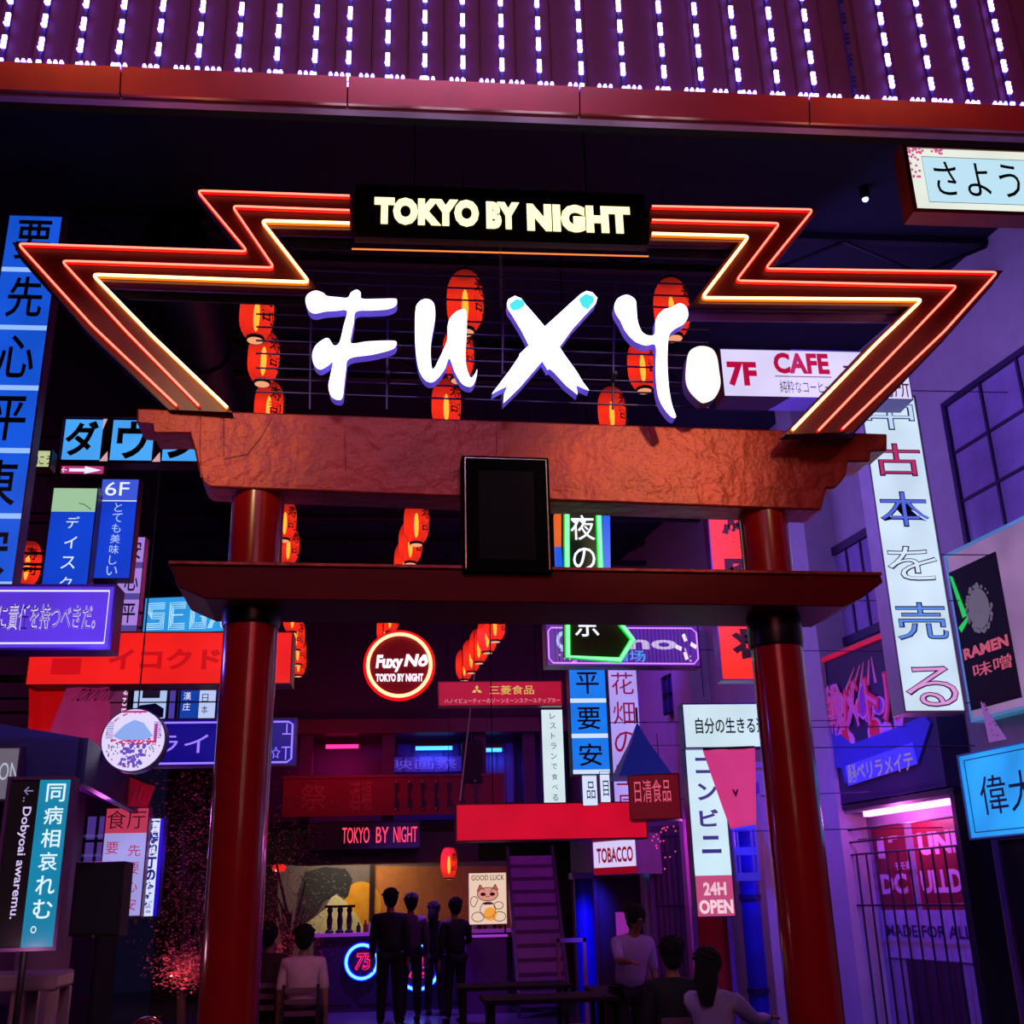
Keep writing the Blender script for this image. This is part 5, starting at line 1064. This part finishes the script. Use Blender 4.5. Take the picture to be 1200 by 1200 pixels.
A = at(541, 868, 19.6); B = at(566, 918, 19.6); o = empty('hanging_loudspeaker', (A[0], 19.6, B[2]), 0, 'black loudspeaker box hung between the blue windows', 'speaker')
MB().box(0, B[0]-A[0], 0, .3, 0, A[2]-B[2]).build('cabinet', MATS['speaker_black'], o, bevel=.02); MB().box(.03, B[0]-A[0]-.03, -.012, 0, .03, A[2]-B[2]-.03).build('grille', MATS['speaker_grille'], o)
MB().tube([((B[0]-A[0])/2, .15, A[2]-B[2]), ((B[0]-A[0])/2, .15, A[2]-B[2]+.3)], .02, 6).build('bracket', BLACK, o)
# red balcony banner board with posts and gold brush marks
A = at(330, 958, 19.7); Bq = at(590, 910, 19.7)
bl = empty('balcony_banner', (A[0], 19.62, A[2]), 0, 'dark red balcony hanging with dim gold brush characters above the bar', 'banner')
W, H = Bq[0]-A[0], Bq[2]-A[2]
MB().box(0, W, 0, .06, 0, H).build('cloth_panel', M('balcony_red', (120, 8, 18), .6), bl)
MB().box(-.02, W+.02, -.03, .09, H, H+.05).build('top_rail', D((110, 20, 50), .5), bl)
t = MB(); put(t, '酒場', W*.30, H*.12, W*.40, H*.92, -.006, .01); put(t, '祭', W*.08, H*.2, W*.2, H*.85, -.006, .0); t.build('gold_lettering', M('dim_gold', (150, 80, 60), .5), bl)
for k in range(7):
    x = W*(.50+k*.06); m = MB(); m.prism([(x, H*.15), (x+.07, H*.1), (x+.10, H*.3), (x+.05, H*.5), (x+.10, H*.75), (x+.05, H*.92), (x, H*.8), (x+.02, H*.5)], -.012, 0); m.build('black_brush_mark', BLACK, bl)
    MB().ball((x+.03, -.02, H*.88), .018, 6).build('gold_stud', M('stud_gold', (255, 210, 160), .3, .6), bl); MB().ball((x+.03, -.02, H*.16), .016, 6).build('gold_stud', MATS['stud_gold'], bl)

# GOOD LUCK poster with a beckoning cat
sgp = sign('cream poster reading GOOD LUCK with a line-drawn beckoning cat', front(571, 1053, 18.8), [(549, 1022), (594, 1023), (594, 1084), (549, 1083)], E((238, 205, 180), .95),
     [('GOOD LUCK', .08, .05, .94, .15, D((60, 40, 30), .5), {'bold': .005})], house=D((150, 130, 110), .5), bez=.008, depth=.05, rods=False, name='cat_poster', cat='poster')
W, H = sgp['_w'], sgp['_h']; LN = D((90, 30, 24), .5)
def ell(cx, cy, rx, ry, n=22, a0=0, a1=2*pi): return [(W*(cx+rx*cos(t)), -.012, H*(1-(cy+ry*sin(t)))) for t in np.linspace(a0, a1, n, endpoint=(a1-a0) < 6.2)]
m = MB()
for e_ in (ell(.5, .42, .27, .13), ell(.5, .72, .20, .15), ell(.78, .64, .12, .07), ell(.15, .56, .1, .1, 14, pi*.5, pi*1.9), ell(.24, .85, .16, .09), ell(.8, .85, .16, .09)): m.tube(e_, .006, 5, True)
for c1_, sx in ((.32, -1), (.68, 1)): 
    xs_ = [W*(c1_-.10), W*(c1_+.02*sx), W*(c1_+.10)]; zs_ = [H*(1-.37), H*(1-.23), H*(1-.35)]
    for q1, q2 in ((0, 1), (1, 2)): m.tube([(xs_[q1], -.012, zs_[q1]), (xs_[q2], -.012, zs_[q2])], .006, 5)
    MB().prism([(xs_[0], zs_[0]), (xs_[1], zs_[1]), (xs_[2], zs_[2])], -.0075, -.004).build('cat_ear', E((205, 90, 80), .9), sgp)
m.tube([(W*.44, -.016, H*.545), (W*.5, -.016, H*.53), (W*.56, -.016, H*.545)], .005, 5)
m.build('cat_outline', LN, sgp)
m = MB(); m.prism([(x, zz) for x, _, zz in ell(.5, .42, .265, .128)], -.008, -.004); m.build('cat_face', E((225, 150, 130), .9), sgp)
m = MB(); m.prism([(x, zz) for x, _, zz in ell(.56, .80, .17, .13)], -.016, -.010); m.build('gold_coin', E((245, 160, 60), .95), sgp)
m = MB(); m.prism([(x, zz) for x, _, zz in ell(.38, .42, .07, .035)], -.012, -.008); m.prism([(x, zz) for x, _, zz in ell(.62, .42, .07, .035)], -.012, -.008); m.prism([(W*.35, H*.42), (W*.65, H*.42), (W*.6, H*.38), (W*.4, H*.38)], -.012, -.008); m.build('cat_marks', D((120, 30, 24), .5), sgp)
P = at(571, 1083, 18.8); MB().box(.02, .05, .01, .04, -(P[2]), 0).build('poster_leg', BLACK, sgp); MB().box(W-.05, W-.02, .01, .04, -(P[2]), 0).build('poster_leg', BLACK, sgp)
# purple low counter right
A = at(546, 1099, 18.5); B = at(594, 1118, 18.5); o = empty('low_serving_counter', (A[0], 18.5, 0), 0, 'low serving counter with a glowing purple top below the cat poster', 'counter')
MB().box(0, B[0]-A[0], 0, .25, 0, A[2]).build('counter_body', D((90, 30, 110), .4), o); MB().box(-.02, B[0]-A[0]+.02, -.04, .27, A[2], A[2]+.03).build('counter_top', M('serving_top', (180, 100, 200), .3, emit=(170, 60, 190), es=.6), o)  # purple light on the top is its own glow
# small red dish lamp (left of mural)
P = at(327, 1018, 17.5); o = empty('red_wall_lamp', P, 0, 'small glowing red lamp left of the mural', 'lamp')
MB().lathe([(.01, -.05), (.09, -.03), (.11, .02), (.07, .06)], 14).build('shade', M('lamp_red', (200, 20, 16), .4, emit=(240, 40, 30), es=.9), o, smooth=True); MB().ball((-.03, -.06, -.01), .03, 6).build('bulb', E((255, 190, 150), 2), o); MB().tube([(0, 0, .06), (0, .0, 2.0)], .006, 5).build('cord', BLACK, o)

# ================================================================ CHERRY TREES
def blossom_tree(label, px, py_base, Y, crowns, h, npet, seed):
    R = random.Random(seed); P = at(px, py_base, Y)
    o = empty('cherry_blossom_tree', (P[0], Y, 0), 0, label, 'tree')
    tm = MB(); tips = []
    tm.tube([(0, 0, 0), (.03, 0, .5), (-.02, .02, 1.0), (.02, 0, h*.6)], [.05, .045, .04, .03], 8)
    for k in range(11):
        z0 = R.uniform(.7, h*.6); a = R.uniform(0, 6.28); L = R.uniform(.3, .7)
        e = (L*cos(a)*.6, L*sin(a)*.6, z0+R.uniform(.3, .9)); tm.tube([(0, 0, z0), (e[0]*.6, e[1]*.6, (z0+e[2])/2+.05), e], [.02, .014, .006], 6); tips.append(e)
    tm.build('trunk', M('bark', (60, 30, 40), .8), o)
    m = MB()
    for k in range(npet):
        c = R.choice(crowns); 
        x = c[0]+R.gauss(0, c[3]); y = c[1]+R.gauss(0, c[3]); zz = c[2]+R.gauss(0, c[4]); s_ = R.uniform(.006, .015)
        a, b4, g = R.uniform(0, 6.28), R.uniform(0, 6.28), R.uniform(.3, 1)
        u_ = np.array([cos(a)*g, sin(a)*g, R.uniform(-.6, .6)])*s_; v_ = np.array([cos(b4), sin(b4)*g, R.uniform(-.8, .8)])*s_; q_ = np.array([x, y, zz])
        m.add([q_-u_, q_-v_, q_+u_, q_+v_], [(0, 1, 2, 3)])
    f = m.build('blossoms', M('petals', (200, 90, 130), .8), o); f['kind'] = 'stuff'
    return o
blossom_tree('cherry blossom tree left of the left pillar behind the signs', 214, 1150, 11.0, [(0, 0, 2.4, .22, .35), (.05, 0, 1.7, .24, .3), (.05, -.1, 1.15, .14, .09), (.08, -.1, 1.1, .12, .08)], 2.9, 6000, 5)
blossom_tree('cherry blossom tree right of the left pillar by the seated guests', 335, 1130, 14.5, [(-.1, 0, 1.9, .25, .5), (0, 0, 1.25, .26, .18)], 2.6, 4200, 8)
P = at(208, 1125, 10.6); light('POINT', 'tree_uplight', (P[0], 10.5, P[2]-.15), (1, .35, .2), 4.5, radius=.03)
P = at(320, 1140, 14.2); light('POINT', 'tree_uplight', (P[0], 13.9, P[2]+.2), (1, .25, .3), 3.0, radius=.03)
light('POINT', 'tree_blue_lamp', tuple(at(205, 1000, 10.4)), (.25, .1, 1), 2, radius=.05)
# glossy round helmet-like lamp bottom left
P = at(172, 1200, 8.4); o = empty('round_table_lamp', (P[0], 8.4, P[2]-.08), 0, 'glossy dark red dome lamp at the bottom beside the left pillar', 'lamp')
MB().ball((0, 0, 0), .13, 14).build('dome', M('dome_red', (110, 10, 24), .12, coat=1), o, smooth=True); MB().lathe([(.08, -.5), (.03, -.45), (.02, -.1)], 14).build('stem', BLACK, o, smooth=True)
MB().lathe([(.10, -P[2]+.08), (.10, -P[2]+.1), (.02, -P[2]+.14), (.02, -.45)], 14).build('base', BLACK, o)
# ================================================================ PEOPLE
SKIN = M('skin', (150, 100, 84), .55); HAIR = M('hair', (8, 6, 8), .95)
def skin_mesh(name, joints, edges, radii, m, parent, root, sub=1):
    me = bpy.data.meshes.new(name); names = list(joints); idx = {n: i for i, n in enumerate(names)}
    me.from_pydata([joints[n] for n in names], [(idx[a], idx[b]) for a, b in edges], []); me.update()
    o = bpy.data.objects.new(name, me); COL.objects.link(o); o.parent = parent; me.materials.append(m)
    sk = o.modifiers.new('skin', 'SKIN'); sk.use_smooth_shade = True; sk.branch_smoothing = .3
    d_ = me.skin_vertices[0].data
    for n in names:
        r = radii[n]; d_[idx[n]].radius = r if hasattr(r, '__len__') else (r, r); d_[idx[n]].use_root = (n == root)
    s_ = o.modifiers.new('subdivision', 'SUBSURF'); s_.levels = sub; s_.render_levels = sub
    return o
def person(label, x, y, rz, pose='stand', h=1.72, top=(20, 18, 24), legs=(14, 14, 20), hair='short', lean=0.0, arms=('down', 'down'), head=(0, 0), seat=.46, sleeve='long', hold=None):
    """faces -y in its own frame; rz turns it"""
    k = h/1.72
    o = empty('person', (x, y, 0), rz, label, 'person')
    V = lambda a, b_, c: np.array([a, b_, c], float)*k
    hipz = .93 if pose == 'stand' else seat/k+.10
    J = {}
    J['pelvis'] = V(0, 0, hipz)
    sl, cl = sin(lean), cos(lean)
    up = lambda d_, fx=0, fy=0: J['pelvis']+V(fx, -d_*sl+fy*cl, d_*cl+fy*sl)
    J['waist'] = up(.13); J['chest'] = up(.33); J['upper'] = up(.46); J['neck'] = up(.53); 
    hd = V(head[0]*.05, -head[1]*.05, 0)
    J['jaw'] = up(.62)+hd*.5+V(0, -.015, 0); J['skull'] = up(.70)+hd; J['crown'] = up(.775)+hd*1.2
    J['nose'] = J['skull']+V(0, -.105, -.025); J['earl'] = J['skull']+V(.082, 0, -.02); J['earr'] = J['skull']+V(-.082, 0, -.02)
    Ed = [('pelvis', 'waist'), ('waist', 'chest'), ('chest', 'upper'), ('upper', 'neck'), ('neck', 'jaw'), ('jaw', 'skull'), ('skull', 'crown'), ('skull', 'nose'), ('skull', 'earl'), ('skull', 'earr')]
    Rr = {'pelvis': (.155, .115), 'waist': (.145, .11), 'chest': (.17, .12), 'upper': (.125, .09), 'neck': .052, 'jaw': (.058, .068), 'skull': (.076, .09), 'crown': (.058, .066), 'nose': .014, 'earl': (.012, .02), 'earr': (.012, .02)}
    for s_, nm in ((1, 'l'), (-1, 'r')):
        sh = up(.455, s_*.185); J['sh'+nm] = sh; mode = arms[0 if s_ == 1 else 1]
        if mode == 'down': el = sh+V(s_*.045, .02, -.28); wr = el+V(s_*.01, -.05, -.25)
        elif mode == 'bent': el = sh+V(s_*.07, .0, -.27); wr = el+V(-s_*.08, -.22, .02)
        elif mode == 'phone': el = sh+V(s_*.05, -.06, -.26); wr = el+V(-s_*.10, -.16, .14)
        elif mode == 'reach': el = sh+V(s_*.06, -.20, -.16); wr = el+V(0, -.25, .0)
        elif mode == 'hip': el = sh+V(s_*.14, .05, -.24); wr = el+V(-s_*.12, -.08, -.16)
        J['el'+nm] = el; J['wr'+nm] = wr; d_ = (wr-el)/np.linalg.norm(wr-el); side = np.cross(d_, V(0, 0, 1)/k); 
        if np.linalg.norm(side) < .2: side = np.array([0, -1., 0])
        side /= np.linalg.norm(side); nrm = np.cross(side, d_)
        J['palm'+nm] = wr+d_*.065*k
        Ed += [('upper', 'sh'+nm), ('sh'+nm, 'el'+nm), ('el'+nm, 'wr'+nm), ('wr'+nm, 'palm'+nm)]
        Rr.update({'sh'+nm: .056, 'el'+nm: .040, 'wr'+nm: .027, 'palm'+nm: (.034, .018)})
        for f_, L_f in enumerate((.062, .072, .067, .052)):
            off = side*(.027-.018*f_)*k; a = J['palm'+nm]+off+d_*.03*k; b_ = a+d_*L_f*.5*k-nrm*.006*k; c_ = b_+d_*L_f*.4*k-nrm*.018*k
            for q_, p_ in (('a', a), ('b', b_), ('c', c_)): J['f%d%s%s' % (f_, q_, nm)] = p_; Rr['f%d%s%s' % (f_, q_, nm)] = .0085
            Ed += [('palm'+nm, 'f%da%s' % (f_, nm)), ('f%da%s' % (f_, nm), 'f%db%s' % (f_, nm)), ('f%db%s' % (f_, nm), 'f%dc%s' % (f_, nm))]
        t1 = wr+d_*.03*k+side*.03*k; t2 = t1+(d_*.6+side*.6)*.04*k
        J['t1'+nm] = t1; J['t2'+nm] = t2; Rr['t1'+nm] = .012; Rr['t2'+nm] = .009; Ed += [('wr'+nm, 't1'+nm), ('t1'+nm, 't2'+nm)]
        hp = J['pelvis']+V(s_*.09, 0, -.04)
        if pose == 'stand': kn = hp+V(s_*.015, -.02, -.42); an = kn+V(s_*.01, .03, -.40)
        elif pose == 'walk': kn = hp+V(0, -.12*s_, -.41); an = kn+V(0, .10+.02*s_, -.39)
        else: kn = hp+V(s_*.06, -.42, .02); an = V(kn[0]/k, kn[1]/k+.03, .09)
        to = an+V(0, -.17, -.045)
        J.update({'hip'+nm: hp, 'kn'+nm: kn, 'an'+nm: an, 'to'+nm: to}); Ed += [('pelvis', 'hip'+nm), ('hip'+nm, 'kn'+nm), ('kn'+nm, 'an'+nm), ('an'+nm, 'to'+nm)]
        Rr.update({'hip'+nm: .085, 'kn'+nm: .058, 'an'+nm: .038, 'to'+nm: (.036, .022)})
    Rr = {n: (tuple(v*k for v in r) if hasattr(r, '__len__') else r*k) for n, r in Rr.items()}
    grow = lambda names, g: {n: (tuple(v*g+.014 for v in Rr[n]) if hasattr(Rr[n], '__len__') else Rr[n]*g+.012) for n in names}
    ns = ['pelvis', 'waist', 'chest', 'upper']+[a+b_ for a in ('sh', 'el', 'wr') for b_ in 'lr']
    J2 = dict(J)
    if sleeve == 'short':
        for nm in 'lr': J2['wr'+nm] = J['el'+nm]; J2['el'+nm] = (J['sh'+nm]+J['el'+nm])/2
    else:
        for nm in 'lr': J2['wr'+nm] = J['wr'+nm]*.92+J['el'+nm]*.08
    J2['collar'] = J['neck']*.9+J['upper']*.1
    R2_ = grow(ns, 1.14); R2_['upper'] = tuple(v+.022*k for v in R2_['upper']); R2_['shl'] = R2_['shr'] = .084*k; R2_['collar'] = .078*k
    if sleeve == 'short':
        for nm in 'lr': R2_['wr'+nm] = .056*k; R2_['el'+nm] = .06*k
    skin_mesh('shirt', {n: J2[n] for n in ns+['collar']}, [('pelvis', 'waist'), ('waist', 'chest'), ('chest', 'upper'), ('upper', 'collar'), ('upper', 'shl'), ('upper', 'shr'), ('shl', 'ell'), ('shr', 'elr'), ('ell', 'wrl'), ('elr', 'wrr')], R2_, M('cloth_%d_%d_%d' % top, top, .8), o, 'pelvis', 1)
    ns = ['pelvis']+[a+b_ for a in ('hip', 'kn', 'an') for b_ in 'lr']
    Rt = grow(ns, 1.12); Rt['pelvis'] = (.115*k, .10*k)
    skin_mesh('trousers', {n: J[n] for n in ns}, [('pelvis', 'hipl'), ('pelvis', 'hipr'), ('hipl', 'knl'), ('hipr', 'knr'), ('knl', 'anl'), ('knr', 'anr')], Rt, M('cloth_%d_%d_%d' % legs, legs, .8), o, 'pelvis', 1)
    for nm in 'lr':
        a = J['an'+nm]; MB().ball((a[0], a[1]-.08*k, a[2]-.03*k), .1*k, 8, .46, 1.25, .5).build('shoe', BLACK, o, smooth=True)
    Rb = dict(Rr)
    for n_, f_ in (('pelvis', .85), ('waist', .85), ('chest', .8), ('upper', .62)): Rb[n_] = tuple(v*f_ for v in Rr[n_])
    for n_ in ('shl', 'shr', 'hipl', 'hipr', 'knl', 'knr'): Rb[n_] = Rr[n_]*.78
    skin_mesh('body', J, Ed, Rb, SKIN, o, 'pelvis', 1)
    s0 = J['skull']; hm = MB()
    hm.ball((s0[0], s0[1]+.022*k, s0[2]+.03*k), .112*k, 12, .95, 1.08, 1.0); hm.ball((s0[0], s0[1]+.045*k, s0[2]-.02*k), .098*k, 10, .92, .9, 1.05)
    for q_ in range(26):
        a_ = q_*2.4; e_ = .25+.045*q_; d_ = np.array([cos(a_)*cos(e_), sin(a_)*cos(e_)*.9+.2, sin(e_)]); c0_ = s0+V(0, .02, .03)
        hm.tube([tuple(c0_+d_*.09*k), tuple(c0_+d_*.119*k+V(.01*cos(a_*3), .01, -.01))], [.03*k, .008*k], 5)
    if hair == 'long': hm.tube([tuple(s0+V(0, .05, .02)), tuple(s0+V(0, .085, -.12)), tuple(s0+V(0, .09, -.28))], [.09*k, .095*k, .05*k], 12)
    hm.build('hair', HAIR, o, smooth=True)
    fm = MB()
    for sx in (1, -1): fm.ball(tuple(s0+V(sx*.032, -.093, -.012)), .011*k, 6, 1.3, .5, .8)
    fm.build('eyes', D((30, 20, 20), .3), o)
    MB().ball(tuple(s0+V(0, -.088, -.072)), .02*k, 6, 1.3, .4, .35).build('mouth', D((130, 60, 60), .5), o)
    return o
def pxy(px, py, Y): P = at(px, py, Y); return float(P[0]), Y
FL = lambda px, Y: (float(at(px, 1120, Y)[0]), Y)
x, y = FL(457, 16.6); person('person in dark clothes standing with the back turned, tallest at the bar', x, y, pi, 'stand', 1.80, (14, 14, 26), (10, 10, 18), arms=('down', 'down'))
x, y = FL(481, 17.6); person('person in a dim mauve top standing beside the tallest guest, back turned', x, y, pi+.2, 'stand', 1.74, (70, 46, 66), (14, 14, 22), arms=('bent', 'down'))
x, y = FL(509, 18.5); person('person in black with long hair standing at the bar', x, y, pi-.3, 'stand', 1.62, (10, 9, 16), (10, 10, 18), hair='long', arms=('bent', 'down'))
x, y = FL(533, 17.2); person('person in black standing at the right end of the group at the bar', x, y, pi+.4, 'stand', 1.66, (9, 8, 12), (10, 10, 14), arms=('down', 'bent'))
x, y = FL(356, 12.6); person('seated person in a white shirt seen from behind, at the left', x, y, pi, 'sit', 1.74, (190, 150, 190), (20, 18, 30), arms=('down', 'down'), seat=.50, sleeve='short'); sx1, sy1 = x, y
x, y = FL(314, 13.2); person('seated person in dark clothes beside the left pillar', x, y, pi-.2, 'sit', 1.74, (40, 18, 26), (20, 14, 20), arms=('bent', 'down'), seat=.52); sx2, sy2 = x, y
x, y = FL(735, 10.8); person('person in a pale violet shirt leaning forward over the tables', x, y, .25, 'stand', 1.56, (170, 140, 205), (16, 14, 26), lean=.32, arms=('down', 'reach'), head=(0, 1), sleeve='short')
x, y = FL(787, 9.4); person('seated dark-haired person in black beside the leaning one', x, y, pi, 'sit', 1.70, (14, 12, 22), (14, 12, 20), hair='short', arms=('down', 'down'), seat=.40); sx3, sy3 = x, y
x, y = FL(831, 8.6); person('seated person with long dark hair and a pale sleeve reaching over a table', x, y, 2.4, 'sit', 1.62, (150, 130, 190), (16, 14, 26), hair='long', arms=('reach', 'reach'), seat=.38); sx4, sy4 = x, y
# chairs under the seated people
def chair(x, y, rz, label, seat=.46):
    o = empty('dining_chair', (x, y, 0), rz, label, 'chair'); WD = M('chair_dark', (30, 14, 22), .4)
    MB().box(-.21, .21, -.22, .2, seat-.04, seat).build('seat', WD, o, bevel=.01)
    for sx in (-.19, .16):
        for sy in (-.2, .17): MB().box(sx, sx+.03, sy, sy+.03, 0, seat-.04 if sy < 0 else seat+.42).build('leg', WD, o)
    for k in range(3): MB().box(-.17, .17, .175, .195, seat+.12+k*.11, seat+.17+k*.11).build('back_slat', M('slat_pale', (110, 70, 96), .4), o)
chair(sx1, sy1, pi, 'dark slatted chair under the white-shirted person', .44); chair(sx2, sy2, pi-.2, 'dark chair next to the left pillar', .46)
chair(sx3, sy3, pi, 'dark chair under the black-clad person at the lower right', .34); chair(sx4, sy4, 2.4, 'dark chair under the long-haired person at the lower right', .32)
def table(x, y, label, h=.74):
    o = empty('dining_table', (x, y, 0), 0, label, 'table'); WD = M('table_dark', (9, 5, 9), .8)
    MB().box(-.6, .6, -.35, .35, h-.04, h).build('tabletop', WD, o, bevel=.01)
    for sx in (-.55, .5):
        for sy in (-.3, .25): MB().box(sx, sx+.05, sy, sy+.05, 0, h-.04).build('leg', WD, o)
x, y = FL(600, 12.5); table(x, y, 'dark dining table low in the middle of the alley', .8)
x, y = FL(640, 10.8); table(x, y, 'dark dining table beside the leaning person', .8)
x, y = FL(800, 10.4); table(x-.1, y+1.1, 'dark dining table in front of the seated guests at the right', .8)
for o_ in list(bpy.data.objects):
    for kx in ('_w', '_h'):
        if kx in o_: del o_[kx]
